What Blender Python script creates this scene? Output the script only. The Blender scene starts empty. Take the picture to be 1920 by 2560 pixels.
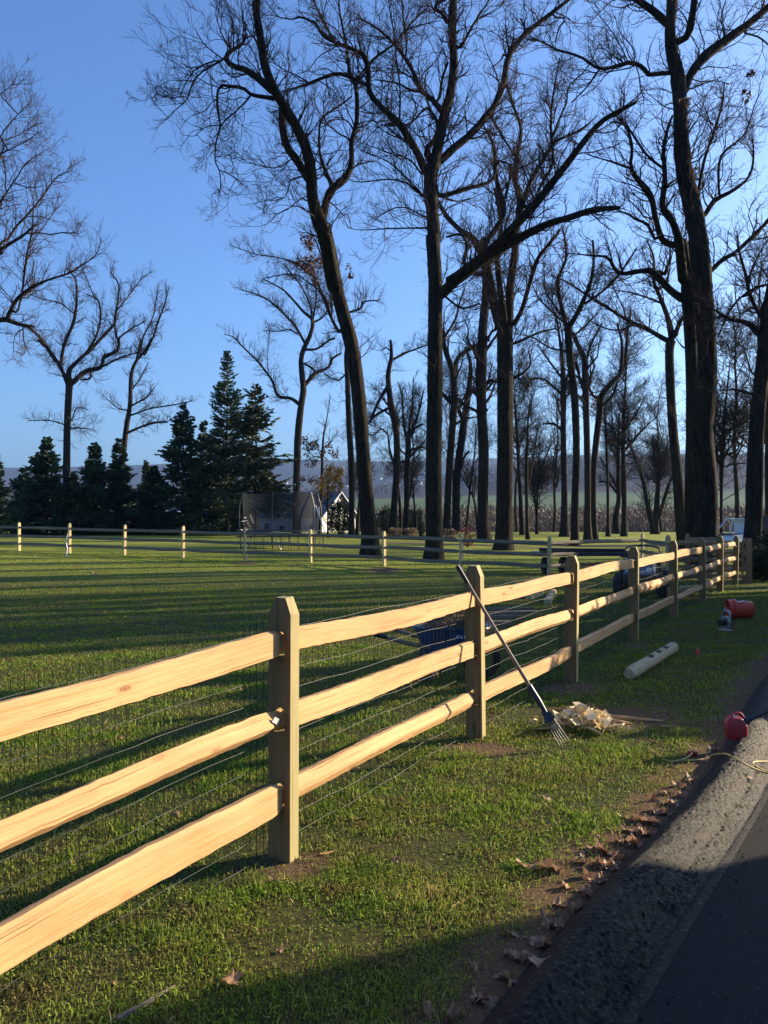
HAZE=1.1e-4; SKYS=.062; SUNE=5.0; EXPO=1.4
import bpy, math, random
import numpy as np
from mathutils import Vector, Matrix, Euler
random.seed(7); RNG=np.random.default_rng(11)
PI=math.pi; rad=math.radians
scene=bpy.context.scene; COL=scene.collection
F=2000.0; CX=960.0; YH=1298.0; CAMH=1.57
SUN_AZ=rad(66); SUN_EL=rad(17)
SD=(math.sin(SUN_AZ),math.cos(SUN_AZ))
def ss(a,b,x):
    t=np.clip((np.asarray(x,float)-a)/(b-a),0,1); return t*t*(3-2*t)
# ---------------------------------------------------------------- terrain
_ph=RNG.uniform(0,6.28,40); _kx=RNG.normal(0,1,40); _ky=RNG.normal(0,1,40)
def wav(x,y,scale,n=8,o=0):
    s=0
    for i in range(o,o+n): s=s+np.sin((x*_kx[i]+y*_ky[i])/scale*2.2+_ph[i])
    return s/n
EDGE=np.array([(-4,-3.6),(-2.6,-1.5),(-1.5,0.0),(-.8,1.0),(-.2,1.8),(.36,2.6),(.84,3.30),(1.72,4.58),(2.62,6.0),(3.65,7.8),(5.3,10.2),(7.9,13.0),(12,16),(20,20)],float)
def _dense(pts,n=300):
    pts=np.asarray(pts,float); d=np.r_[0,np.cumsum(np.linalg.norm(np.diff(pts,axis=0),axis=1))]
    m=len(pts); P=np.vstack([2*pts[0]-pts[1],pts,2*pts[-1]-pts[-2]])
    t=np.linspace(0,d[-1],n); out=[]
    for tt in t:
        i=min(max(np.searchsorted(d,tt,side='right')-1,0),m-2); u=(tt-d[i])/(d[i+1]-d[i]+1e-9)
        a,b,c,e=P[i],P[i+1],P[i+2],P[i+3]
        out.append(.5*((2*b)+(-a+c)*u+(2*a-5*b+4*c-e)*u*u+(-a+3*b-3*c+e)*u**3))
    return np.array(out)
ED=_dense(EDGE,220)
ETAN=np.gradient(ED,axis=0); ETAN/=np.linalg.norm(ETAN,axis=1)[:,None]
ENOR=np.c_[ETAN[:,1],-ETAN[:,0]]      # towards the asphalt (right side)
def edge_dist(x,y):
    x=np.atleast_1d(np.asarray(x,float)); y=np.atleast_1d(np.asarray(y,float)); out=np.empty(len(x))
    for s in range(0,len(x),20000):
        dx=x[s:s+20000,None]-ED[None,:,0]; dy=y[s:s+20000,None]-ED[None,:,1]
        i=np.argmin(dx*dx+dy*dy,axis=1); k=np.arange(len(i))
        out[s:s+20000]=dx[k,i]*ENOR[i,0]+dy[k,i]*ENOR[i,1]
    return out
def berm(w):
    w=np.asarray(w,float)
    return -.015+.125*ss(-.02,.17,w)-.088*ss(.18,.38,w)
def H(x,y):
    x=np.asarray(x,float); y=np.asarray(y,float)
    g=-.017*x*ss(13,30,y)*(1-ss(50,85,y))*np.exp(-(x/40)**2)
    g=g+.012*wav(x,y,3.0)*(y<60)+.05*wav(x,y,14,8,8)*ss(10,30,y)*(1-ss(70,95,y))
    far=y
    g=g-4.0*ss(96,170,far)-3*ss(170,300,far)+9*ss(300,450,far)+16*ss(430,680,far)
    side=ss(-160,420,x)
    g=g+(14+66*side)*ss(650,1250,far)+(wav(x,y,260,8,16)*8)*ss(700,1300,far)
    ridge=(222-14*ss(-900,-300,-x)*0+ -26*ss(200,1400,-x)+26*ss(100,1300,x)+wav(x,y*0,420,8,24)*7)
    g=g+(ridge-(18+14+66*side))*ss(1500,3100,far)
    return g
def surf(x,y):
    w=edge_dist(x,y); h=H(np.atleast_1d(x),np.atleast_1d(y))
    return np.where(w>-.02,np.maximum(h,h+berm(w)+.004),h)
def X(px,Y): return (px-CX)/F*Y
def Z(py,Y): return CAMH+(YH-py)/F*Y
def gp(px,py,on=None):
    h=0.0
    for _ in range(12):
        Y=F*(CAMH-h)/(py-YH); x=X(px,Y); h=float((on or (lambda a,b:surf(a,b)[0]))(x,Y))
    return Vector((x,Y,h))
# ---------------------------------------------------------------- mesh helpers
def raw_mesh(name,V,Fc,uv=None,smooth=False,cols=None):
    V=np.asarray(V,np.float32).reshape(-1,3); Fc=np.asarray(Fc,np.int32); n,k=Fc.shape
    me=bpy.data.meshes.new(name); me.vertices.add(len(V)); me.vertices.foreach_set('co',V.ravel())
    me.loops.add(n*k); me.loops.foreach_set('vertex_index',Fc.ravel())
    me.polygons.add(n); me.polygons.foreach_set('loop_start',np.arange(0,n*k,k,dtype=np.int32))
    if smooth: me.polygons.foreach_set('use_smooth',np.ones(n,bool))
    if uv is not None:
        l=me.uv_layers.new(name='UVMap'); l.data.foreach_set('uv',np.asarray(uv,np.float32)[Fc.ravel()].ravel())
    if cols is not None:
        a=me.attributes.new('tint','FLOAT','POINT'); a.data.foreach_set('value',np.asarray(cols,np.float32))
    me.update(calc_edges=True); return me
def link(name,me,mat,parent=None):
    o=bpy.data.objects.new(name,me); COL.objects.link(o)
    if mat is not None and not len(me.materials):
        me.materials.append(mat)
    if parent is not None: o.parent=parent
    return o
def tag(o,label=None,cat=None,group=None,kind=None):
    if label: o['label']=label
    if cat: o['category']=cat
    if group: o['group']=group
    if kind: o['kind']=kind
    return o
def empty(name,loc=(0,0,0),rz=0,label=None,cat=None,group=None):
    o=bpy.data.objects.new(name,None); COL.objects.link(o); o.location=loc; o.rotation_euler=(0,0,rz)
    o.empty_display_size=.1
    return tag(o,label,cat,group)
class MB:
    def __init__(s): s.v=[]; s.f=[]; s.uv=[]
    def add(s,V,Fs,uv=None):
        b=len(s.v); s.v+= [tuple(p) for p in V]; s.f+=[tuple(b+i for i in f) for f in Fs]
        s.uv+= [tuple(p) for p in (uv if uv is not None else [(p[0],p[2]) for p in V])]; return s
    def box(s,c,d,M=None,bev=0):
        x,y,z=d[0]/2,d[1]/2,d[2]/2
        if bev:
            V=[];b=bev
            for sx,sy,sz in [(a,bb,cc) for a in(-1,1) for bb in(-1,1) for cc in(-1,1)]:
                V+=[(sx*(x-b),sy*(y-b),sz*z),(sx*(x-b),sy*y,sz*(z-b)),(sx*x,sy*(y-b),sz*(z-b))]
            bm=bmesh_hull(V); V,Fs=bm
        else:
            V=[(-x,-y,-z),(x,-y,-z),(x,y,-z),(-x,y,-z),(-x,-y,z),(x,-y,z),(x,y,z),(-x,y,z)]
            Fs=[(0,3,2,1),(4,5,6,7),(0,1,5,4),(1,2,6,5),(2,3,7,6),(3,0,4,7)]
        V=[Vector(p) for p in V]
        if M is not None: V=[M@p for p in V]
        c=Vector(c); return s.add([p+c for p in V],Fs)
    def tube(s,P,R,S=8,cap=True):
        P=np.asarray(P,float); n=len(P)
        if np.isscalar(R): R=[R]*n
        V,Fs,uv=tubes(P[None],np.asarray(R,float)[None],S)
        Fl=[tuple(f) for f in Fs]
        if cap: Fl+= [tuple(range(S))[::-1],tuple(range((n-1)*S,n*S))]
        return s.add(V,Fl,uv)
    def cyl(s,a,b,r,r2=None,S=12): return s.tube([a,b],[r,r2 if r2 is not None else r],S)
    def prism(s,poly,vec):
        n=len(poly); V=[Vector(p) for p in poly]; vec=Vector(vec); V+= [p+vec for p in V]
        return s.add(V,[tuple(range(n))[::-1],tuple(range(n,2*n))]+[(i,(i+1)%n,n+(i+1)%n,n+i) for i in range(n)])
    def lathe(s,prof,c=(0,0,0),M=None,S=24):
        V=[];Fs=[]
        for r,z in prof:
            for k in range(S): V.append(Vector((r*math.cos(2*PI*k/S),r*math.sin(2*PI*k/S),z)))
        for i in range(len(prof)-1):
            for k in range(S): Fs.append((i*S+k,i*S+(k+1)%S,(i+1)*S+(k+1)%S,(i+1)*S+k))
        if M is not None: V=[M@p for p in V]
        c=Vector(c); return s.add([p+c for p in V],Fs)
    def build(s,name,mat,parent=None,smooth=False,bevel=0):
        me=bpy.data.meshes.new(name); me.from_pydata([tuple(p) for p in s.v],[],s.f)
        l=me.uv_layers.new(name='UVMap'); li=np.zeros(len(me.loops),np.int32); me.loops.foreach_get('vertex_index',li)
        l.data.foreach_set('uv',np.asarray(s.uv,np.float32)[li].ravel())
        if smooth: me.polygons.foreach_set('use_smooth',np.ones(len(me.polygons),bool))
        import bmesh
        bm=bmesh.new(); bm.from_mesh(me); bmesh.ops.recalc_face_normals(bm,faces=bm.faces); bm.to_mesh(me); bm.free()
        me.update()
        if smooth: me.set_sharp_from_angle(angle=rad(42))
        o=link(name,me,mat,parent)
        if bevel:
            m=o.modifiers.new('b','BEVEL'); m.width=bevel; m.segments=2; m.limit_method='ANGLE'; m.angle_limit=rad(35)
        return o
def bmesh_hull(V):
    import bmesh
    bm=bmesh.new()
    for p in V: bm.verts.new(p)
    bmesh.ops.convex_hull(bm,input=bm.verts[:]); bm.verts.index_update()
    r=([v.co.copy() for v in bm.verts],[tuple(v.index for v in f.verts) for f in bm.faces]); bm.free(); return r
def tubes(P,R,S):
    N,K,_=P.shape
    T=np.gradient(P,axis=1); T/= np.linalg.norm(T,axis=2,keepdims=True)+1e-9
    m=P[:,-1]-P[:,0]; m/= np.linalg.norm(m,axis=1,keepdims=True)+1e-9
    ref=np.zeros((N,3)); ref[np.arange(N),np.argmin(np.abs(m),axis=1)]=1
    n1=np.cross(T,ref[:,None,:]); n1/= np.linalg.norm(n1,axis=2,keepdims=True)+1e-9
    n2=np.cross(T,n1); a=np.arange(S)*2*PI/S
    V=P[:,:,None,:]+R[:,:,None,None]*(np.cos(a)[None,None,:,None]*n1[:,:,None,:]+np.sin(a)[None,None,:,None]*n2[:,:,None,:])
    i=np.arange(N)[:,None,None]*K*S+np.arange(K-1)[None,:,None]*S+np.arange(S)[None,None,:]
    j=np.arange(N)[:,None,None]*K*S+np.arange(K-1)[None,:,None]*S+((np.arange(S)+1)%S)[None,None,:]
    Fc=np.stack([i,j,j+S,i+S],-1).reshape(-1,4)
    seg=np.linalg.norm(np.diff(P,axis=1),axis=2); L=np.concatenate([np.zeros((N,1)),np.cumsum(seg,axis=1)],axis=1)
    uv=np.stack([np.broadcast_to(L[:,:,None],(N,K,S)),np.broadcast_to(np.abs(a-PI)[None,None,:]/PI,(N,K,S))],-1).reshape(-1,2)
    return V.reshape(-1,3),Fc,uv
class Acc:
    def __init__(s): s.V=[];s.F=[];s.n=0
    def add(s,V,Fc):
        s.V.append(V); s.F.append(Fc+s.n); s.n+=len(V)
    def mesh(s,name,smooth=True): return raw_mesh(name,np.concatenate(s.V),np.concatenate(s.F),smooth=smooth)
# ---------------------------------------------------------------- materials
def M(name): 
    m=bpy.data.materials.new(name); m.use_nodes=True; nt=m.node_tree; b=nt.nodes['Principled BSDF']; return m,nt,b
def N(nt,t,**k):
    n=nt.nodes.new(t)
    for a,v in k.items():
        if a.startswith('_'): n.inputs[a[1:].replace('_',' ')].default_value=v
        else: setattr(n,a,v)
    return n
def ramp(nt,fac,stops):
    r=nt.nodes.new('ShaderNodeValToRGB'); e=r.color_ramp.elements
    while len(e)<len(stops): e.new(.5)
    for i,(p,c) in enumerate(stops): e[i].position=p; e[i].color=(*c,1)
    nt.links.new(fac,r.inputs[0]); return r.outputs[0]
def coord(nt,kind='Object',scale=(1,1,1)):
    if kind=='Pos': o=N(nt,'ShaderNodeNewGeometry').outputs['Position']
    else: o=N(nt,'ShaderNodeTexCoord').outputs[kind]
    mp=N(nt,'ShaderNodeMapping'); mp.inputs['Scale'].default_value=scale; nt.links.new(o,mp.inputs[0]); return mp.outputs[0]
def noise(nt,vec,scale,detail=4,rough=.55,dist=0):
    n=N(nt,'ShaderNodeTexNoise'); n.inputs['Scale'].default_value=scale; n.inputs['Detail'].default_value=detail
    n.inputs['Roughness'].default_value=rough; n.inputs['Distortion'].default_value=dist; nt.links.new(vec,n.inputs['Vector']); return n.outputs['Fac']
def mix(nt,f,a,b,mode='MIX'):
    n=N(nt,'ShaderNodeMix',data_type='RGBA',blend_type=mode)
    for s,v in ((0,f),(6,a),(7,b)):
        if isinstance(v,(int,float)): n.inputs[s].default_value=v
        elif isinstance(v,tuple): n.inputs[s].default_value=(*v,1)
        else: nt.links.new(v,n.inputs[s])
    return n.outputs[2]
def bump(nt,b,h,strength=.5,dist=.02):
    n=N(nt,'ShaderNodeBump'); n.inputs['Strength'].default_value=strength; n.inputs['Distance'].default_value=dist
    nt.links.new(h,n.inputs['Height']); nt.links.new(n.outputs[0],b.inputs['Normal']); return n
def simple(name,c,rough=.6,metal=0,var=.25,scale=6,bs=.2,spec=.5,alpha=None):
    m,nt,b=M(name); v=coord(nt,'Object'); f=noise(nt,v,scale,5)
    lo=tuple(x*(1-var) for x in c); hi=tuple(min(1,x*(1+var)) for x in c)
    nt.links.new(ramp(nt,f,[(.3,lo),(.7,hi)]),b.inputs['Base Color'])
    b.inputs['Roughness'].default_value=rough; b.inputs['Metallic'].default_value=metal; b.inputs['Specular IOR Level'].default_value=spec
    if bs: bump(nt,b,noise(nt,v,scale*8,3),bs,.004)
    return m
MAT={}
def wood(name,c1,c2,knot,gs=1.0,rough=.75,seedoff=0.0,knotden=1.0,green=None):
    m,nt,b=M(name)
    tc=N(nt,'ShaderNodeTexCoord'); oi=N(nt,'ShaderNodeObjectInfo')
    ad=N(nt,'ShaderNodeVectorMath',operation='ADD'); nt.links.new(tc.outputs['UV'],ad.inputs[0])
    ml=N(nt,'ShaderNodeMath',operation='MULTIPLY'); ml.inputs[1].default_value=37.0; nt.links.new(oi.outputs['Random'],ml.inputs[0])
    cb=N(nt,'ShaderNodeCombineXYZ'); nt.links.new(ml.outputs[0],cb.inputs[0]); nt.links.new(ml.outputs[0],cb.inputs[2]); nt.links.new(cb.outputs[0],ad.inputs[1])
    def mp(s):
        q=N(nt,'ShaderNodeMapping'); q.inputs['Scale'].default_value=s; nt.links.new(ad.outputs[0],q.inputs[0]); return q.outputs[0]
    # knots distort the grain
    vo=N(nt,'ShaderNodeTexVoronoi',voronoi_dimensions='2D'); vo.inputs['Scale'].default_value=1; nt.links.new(mp((2.0*knotden,6.0,1)),vo.inputs['Vector'])
    kd=vo.outputs['Distance']
    g=noise(nt,mp((1.3*gs,50*gs,1)),1,8,.7,.5)
    col=ramp(nt,g,[(.30,c1),(.47,tuple((a*.35+bb*.65) for a,bb in zip(c1,c2))),(.64,c2)])
    blot=noise(nt,mp((1.6,5,1)),1,3)
    col=mix(nt,ramp(nt,blot,[(.35,(0,0,0)),(.7,(.45,.45,.45))]),col,tuple(x*.8 for x in c1))
    if green: col=mix(nt,ramp(nt,noise(nt,mp((.9,9,1)),1,2),[(.4,(0,0,0)),(.65,(.6,.6,.6))]),col,green)
    kr=ramp(nt,kd,[(.0,(1,1,1)),(.03,(.55,.55,.55)),(.042,(.9,.9,.9)),(.06,(.25,.25,.25)),(.12,(0,0,0))])
    kr=mix(nt,1.0,kr,ramp(nt,noise(nt,mp((.8,2.1,1)),1,2),[(.36,(.15,.15,.15)),(.5,(1,1,1))]),'MULTIPLY')
    col=mix(nt,kr,col,knot)
    nt.links.new(col,b.inputs['Base Color']); b.inputs['Roughness'].default_value=rough; b.inputs['Specular IOR Level'].default_value=.25
    sw=N(nt,'ShaderNodeTexWave',bands_direction='X'); sw.inputs['Scale'].default_value=38; sw.inputs['Distortion'].default_value=6; sw.inputs['Detail'].default_value=3; nt.links.new(ad.outputs[0],sw.inputs['Vector'])
    ck=ramp(nt,noise(nt,mp((1.1,75,1)),1,3,.6,.2),[(.34,(.8,.8,.8)),(.385,(0,0,0))])
    col2=mix(nt,ck,col,tuple(x*.45 for x in c1)); nt.links.new(col2,b.inputs['Base Color'])
    f=noise(nt,mp((30,190,1)),1,4,.7)
    q_=N(nt,'ShaderNodeMath',operation='MULTIPLY_ADD'); q_.inputs[1].default_value=.0; nt.links.new(sw.outputs['Fac'],q_.inputs[0]); nt.links.new(f,q_.inputs[2]); f=q_.outputs[0]
    mm=N(nt,'ShaderNodeMath',operation='ADD'); nt.links.new(g,mm.inputs[0]); nt.links.new(f,mm.inputs[1])
    bump(nt,b,mm.outputs[0],.5,.004)
    return m
MAT['rail']=wood('rail_wood',(.40,.215,.085),(.66,.405,.19),(.18,.065,.028))
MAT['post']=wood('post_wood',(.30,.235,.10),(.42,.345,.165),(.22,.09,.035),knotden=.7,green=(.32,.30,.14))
MAT['postshade']=wood('shaded_post_wood',(.16,.088,.033),(.27,.165,.068),(.05,.025,.012),knotden=.7)  # darker copy of the post wood, shade of the broad faces in its colour
MAT['oldrail']=wood('weathered_wood',(.13,.105,.075),(.23,.19,.14),(.1,.06,.04))
MAT['farpost']=wood('far_post_wood',(.42,.32,.15),(.60,.47,.24),(.2,.1,.05))
def bark(name,c1,c2,sc=1.0):
    m,nt,b=M(name)
    v=coord(nt,'Pos',(9*sc,9*sc,1.5*sc)); n=noise(nt,v,1,6,.62,1.2)
    v2=coord(nt,'Pos',(1,1,1)); n2=noise(nt,v2,.9,3)
    col=ramp(nt,n,[(.35,c1),(.5,tuple((a+bb)/2 for a,bb in zip(c1,c2))),(.68,c2)])
    col=mix(nt,ramp(nt,n2,[(.5,(0,0,0)),(.8,(.5,.5,.5))]),col,(c2[0]*.8,c2[1]*.95,c2[2]*.6))
    nt.links.new(col,b.inputs['Base Color']); b.inputs['Roughness'].default_value=.95; b.inputs['Specular IOR Level'].default_value=.1
    bump(nt,b,n,1.0,.07/sc); return m
MAT['bark']=bark('oak_bark',(.007,.006,.005),(.042,.034,.026))
MAT['bark2']=bark('grey_bark',(.012,.009,.008),(.06,.047,.036),1.4)
MAT['twig']=simple('twig_bark',(.032,.025,.023),.9,var=.35,scale=.5,bs=0,spec=.1)
MAT['twigred']=simple('reddish_twig_bark',(.062,.041,.036),.9,var=.35,scale=.5,bs=0,spec=.1)
def leafmat(name,cols,trans=.35,scale=1.2,rough=.6):
    m,nt,b=M(name); v=coord(nt,'Pos'); f=noise(nt,v,scale,6,.7)
    n=len(cols); c=ramp(nt,f,[(.28+.44*i/(n-1),cc) for i,cc in enumerate(cols)])
    nt.links.new(c,b.inputs['Base Color']); b.inputs['Roughness'].default_value=rough; b.inputs['Specular IOR Level'].default_value=.3
    tr=N(nt,'ShaderNodeBsdfTranslucent'); nt.links.new(c,tr.inputs[0])
    mx=N(nt,'ShaderNodeMixShader'); mx.inputs[0].default_value=trans
    nt.links.new(b.outputs[0],mx.inputs[1]); nt.links.new(tr.outputs[0],mx.inputs[2]); nt.links.new(mx.outputs[0],nt.nodes['Material Output'].inputs[0])
    return m
MAT['needle']=leafmat('spruce_needles',[(.016,.038,.02),(.032,.066,.03),(.06,.095,.042)],.15,1.5)
MAT['needle2']=leafmat('pine_needles',[(.02,.035,.018),(.035,.05,.022),(.06,.065,.028)],.15,1.5)
MAT['needlelight']=leafmat('light_conifer_needles',[(.06,.09,.03),(.12,.15,.05)],.25)
MAT['shrub']=leafmat('evergreen_leaves',[(.008,.02,.008),(.02,.04,.014),(.05,.075,.03)],.15,4)
MAT['deadleaf']=leafmat('dead_oak_leaves',[(.03,.016,.011),(.08,.036,.022),(.12,.06,.032)],.3,4)
MAT['yellow']=leafmat('yellow_leaves',[(.22,.10,.02),(.42,.23,.035),(.5,.34,.07)],.4,1.5)
MAT['brush']=leafmat('bare_brush',[(.045,.034,.026),(.09,.068,.05),(.13,.10,.075)],.1,.12)
MAT['woods']=leafmat('leafless_woods',[(.02,.016,.014),(.045,.034,.027),(.08,.058,.042)],.1,.03)
MAT['redbrush']=leafmat('red_brush',[(.12,.03,.02),(.22,.06,.04)],.2,2)
MAT['tanbrush']=leafmat('tan_hedge',[(.10,.07,.04),(.24,.17,.10)],.2,3)
# fallen leaf
m,nt,b=M('fallen_leaf_brown'); oi=N(nt,'ShaderNodeObjectInfo')
c=ramp(nt,oi.outputs['Random'],[(.0,(.20,.10,.055)),(.4,(.33,.17,.09)),(.7,(.42,.25,.14)),(1,(.26,.16,.12))])
c=mix(nt,.55,c,ramp(nt,noise(nt,coord(nt,'Object'),30,4),[(.3,(.16,.08,.045)),(.7,(.46,.28,.16))]))
nt.links.new(c,b.inputs['Base Color']); b.inputs['Roughness'].default_value=.6
tr=N(nt,'ShaderNodeBsdfTranslucent'); nt.links.new(c,tr.inputs[0]); mx=N(nt,'ShaderNodeMixShader'); mx.inputs[0].default_value=.25
nt.links.new(b.outputs[0],mx.inputs[1]); nt.links.new(tr.outputs[0],mx.inputs[2]); nt.links.new(mx.outputs[0],nt.nodes['Material Output'].inputs[0]); MAT['leaf']=m
# grass blades
m,nt,b=M('grass_blades'); at=N(nt,'ShaderNodeAttribute',attribute_name='tint')
pv=coord(nt,'Pos'); big=noise(nt,pv,.9,5,.65); sm2=noise(nt,pv,5.5,4,.6); 
c1=ramp(nt,at.outputs['Fac'],[(0,(.045,.10,.010)),(.3,(.16,.28,.022)),(.55,(.33,.44,.04)),(.78,(.42,.38,.09)),(1,(.58,.45,.20))])
c=mix(nt,ramp(nt,big,[(.42,(0,0,0)),(.66,(.7,.7,.7))]),c1,(.25,.22,.06))
c=mix(nt,ramp(nt,sm2,[(.48,(0,0,0)),(.66,(.75,.75,.75))]),c,(.20,.14,.06))
c=mix(nt,ramp(nt,sm2,[(.30,(.55,.55,.55)),(.46,(0,0,0))]),c,(.05,.11,.012))
nt.links.new(c,b.inputs['Base Color']); b.inputs['Roughness'].default_value=.6; b.inputs['Specular IOR Level'].default_value=.15
tr=N(nt,'ShaderNodeBsdfTranslucent'); nt.links.new(c,tr.inputs[0]); mx=N(nt,'ShaderNodeMixShader'); mx.inputs[0].default_value=.35
nt.links.new(b.outputs[0],mx.inputs[1]); nt.links.new(tr.outputs[0],mx.inputs[2]); nt.links.new(mx.outputs[0],nt.nodes['Material Output'].inputs[0]); MAT['grass']=m
# ground sheet
m,nt,b=M('ground'); pos=N(nt,'ShaderNodeNewGeometry').outputs['Position']
sp=N(nt,'ShaderNodeSeparateXYZ'); nt.links.new(pos,sp.inputs[0])
def mr(v,a,bb):
    q=N(nt,'ShaderNodeMapRange',interpolation_type='SMOOTHSTEP'); q.inputs['From Min'].default_value=a; q.inputs['From Max'].default_value=bb; nt.links.new(v,q.inputs[0]); return q.outputs[0]
n1=noise(nt,pos,1.3,8,.65); n2=noise(nt,pos,35,6,.7); n3=noise(nt,pos,.25,4)
near=mix(nt,ramp(nt,n1,[(.38,(0,0,0)),(.62,(1,1,1))]),(.045,.06,.016),(.085,.062,.032))
near=mix(nt,ramp(nt,n2,[(.35,(0,0,0)),(.65,(.8,.8,.8))]),near,(.06,.07,.02))
sa=N(nt,'ShaderNodeAttribute',attribute_name='soil'); sn=noise(nt,pos,14,6,.7); sm=N(nt,'ShaderNodeMath',operation='ADD'); nt.links.new(sa.outputs['Fac'],sm.inputs[0]); nt.links.new(sn,sm.inputs[1]); sfac=mr(sm.outputs[0],.85,1.05) if False else None
soilc=ramp(nt,noise(nt,pos,60,8,.7),[(.3,(.07,.042,.024)),(.55,(.15,.095,.055)),(.75,(.25,.17,.10))])
lawn=mix(nt,ramp(nt,n2,[(.3,(0,0,0)),(.7,(1,1,1))]),(.13,.17,.018),(.26,.29,.035))
lawn=mix(nt,ramp(nt,n3,[(.42,(0,0,0)),(.68,(.7,.7,.7))]),lawn,(.24,.22,.06))
c=mix(nt,mr(sp.outputs[1],14,30),near,lawn)
c=mix(nt,mr(sm.outputs[0],.80,1.0),c,soilc)
ax=N(nt,'ShaderNodeMath',operation='ADD'); nf=noise(nt,coord(nt,'Pos',(.02,.02,.02)),1,4)
mu=N(nt,'ShaderNodeMath',operation='MULTIPLY'); mu.inputs[1].default_value=90; nt.links.new(nf,mu.inputs[0])
nt.links.new(sp.outputs[1],ax.inputs[0]); nt.links.new(mu.outputs[0],ax.inputs[1]); yy=ax.outputs[0]
c=mix(nt,mr(sp.outputs[1],97,104),c,(.11,.085,.05))
c=mix(nt,mr(yy,425,440),c,(.065,.10,.032))
c=mix(nt,mr(yy,840,870),c,mix(nt,noise(nt,pos,.03,6,.7),(.014,.011,.009),(.055,.04,.032)))
vo=N(nt,'ShaderNodeTexVoronoi'); vo.inputs['Scale'].default_value=.0035; nt.links.new(pos,vo.inputs['Vector'])
farc=ramp(nt,vo.outputs['Color'],[(.0,(.06,.05,.04)),(.55,(.09,.07,.055)),(.62,(.12,.13,.06)),(.75,(.07,.06,.05)),(1,(.10,.085,.07))])
farc=mix(nt,noise(nt,pos,.02,6,.75),farc,(.02,.017,.014))
c=mix(nt,mr(yy,1450,1700),c,farc)
nt.links.new(c,b.inputs['Base Color']); b.inputs['Roughness'].default_value=.95; b.inputs['Specular IOR Level'].default_value=.1
bp=bump(nt,b,n2,.9,.03); MAT['ground']=m
# soil
m,nt,b=M('bare_soil'); v=coord(nt,'Pos'); n=noise(nt,v,60,8,.7)
nt.links.new(ramp(nt,n,[(.3,(.055,.035,.02)),(.55,(.13,.085,.05)),(.75,(.22,.15,.09))]),b.inputs['Base Color']); b.inputs['Roughness'].default_value=.95; bump(nt,b,n,1,.02); MAT['soil']=m
# asphalt
m,nt,b=M('asphalt'); v=coord(nt,'Pos'); n=noise(nt,v,95,6,.75); vo=N(nt,'ShaderNodeTexVoronoi'); vo.inputs['Scale'].default_value=150; nt.links.new(v,vo.inputs['Vector'])
c=ramp(nt,n,[(.35,(.008,.0085,.010)),(.6,(.019,.019,.021)),(.75,(.05,.047,.045))])
c=mix(nt,ramp(nt,noise(nt,v,.9,4),[(.4,(0,0,0)),(.7,(.5,.5,.5))]),c,(.019,.018,.018))
vg=N(nt,'ShaderNodeTexVoronoi'); vg.inputs['Scale'].default_value=28; nt.links.new(v,vg.inputs['Vector']); c=mix(nt,ramp(nt,vg.outputs['Distance'],[(.06,(.8,.8,.8)),(.11,(0,0,0))]),c,(.12,.11,.10))
nt.links.new(c,b.inputs['Base Color']); b.inputs['Roughness'].default_value=.8; b.inputs['Specular IOR Level'].default_value=.12
mm=N(nt,'ShaderNodeMath',operation='ADD'); nt.links.new(n,mm.inputs[0]); nt.links.new(vo.outputs['Distance'],mm.inputs[1]); bump(nt,b,mm.outputs[0],.7,.006); MAT['asphalt']=m
m,nt,b=M('berm_asphalt'); v=coord(nt,'Pos'); n=noise(nt,v,48,6,.8)
nt.links.new(ramp(nt,n,[(.44,(.006,.0065,.008)),(.55,(.016,.016,.017)),(.65,(.13,.118,.10))]),b.inputs['Base Color']); b.inputs['Roughness'].default_value=.62; b.inputs['Specular IOR Level'].default_value=.22; bump(nt,b,n,1,.03); MAT['berm']=m
MAT['wire']=simple('green_coated_wire',(.012,.02,.014),.45,0,bs=0,spec=.45)
MAT['black']=simple('black_plastic',(.012,.012,.014),.45,bs=0)
MAT['tyre']=simple('rubber',(.015,.015,.015),.85)
MAT['navy']=simple('navy_paint',(.012,.02,.05),.4,bs=0)
MAT['blue']=simple('blue_tray_paint',(.010,.05,.13),.4,var=.3,bs=0)
MAT['hood']=simple('blue_grey_hood_plastic',(.10,.13,.20),.25,var=.1,bs=0)
MAT['grey']=simple('grey_metal',(.30,.32,.35),.35,.6,bs=0)
MAT['polegrey']=simple('dull_pole_metal',(.06,.065,.07),.5,.4,bs=0)
MAT['white']=simple('white_paint',(.72,.74,.78),.3,var=.04,bs=0)
MAT['glass']=simple('dark_glass',(.03,.045,.05),.08,var=.1,bs=0)
MAT['orange']=simple('orange_red_plastic',(.62,.065,.03),.4,var=.12,bs=0)
MAT['red']=simple('red_can_plastic',(.30,.010,.014),.4,var=.15,bs=0)
MAT['flag']=simple('red_flag_plastic',(.75,.02,.03),.5,bs=0)
MAT['cord']=simple('yellow_cord_rubber',(.55,.40,.12),.5,bs=0)
MAT['handle']=simple('weathered_handle_wood',(.19,.14,.10),.7,var=.4,scale=20)
MAT['chip']=simple('fresh_chip_wood',(.86,.64,.36),.8,var=.3,scale=12)
MAT['log']=wood('peeled_log',(.27,.215,.12),(.50,.43,.27),(.15,.10,.06),gs=.5)
MAT['tag']=simple('white_tag',(.75,.75,.72),.6,bs=0)
MAT['siding']=simple('white_siding',(.62,.60,.54),.7,var=.06)
MAT['roof']=simple('grey_shingles',(.10,.105,.12),.8,var=.3,scale=3)
MAT['brownrail']=wood('brown_rail_wood',(.20,.12,.065),(.34,.22,.12),(.1,.05,.03))
MAT['net']=simple('black_net_cord',(.015,.016,.018),.8,bs=0)
m,nt,b=M('safety_net'); b.inputs['Base Color'].default_value=(.02,.022,.025,1); b.inputs['Roughness'].default_value=.9
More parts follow.
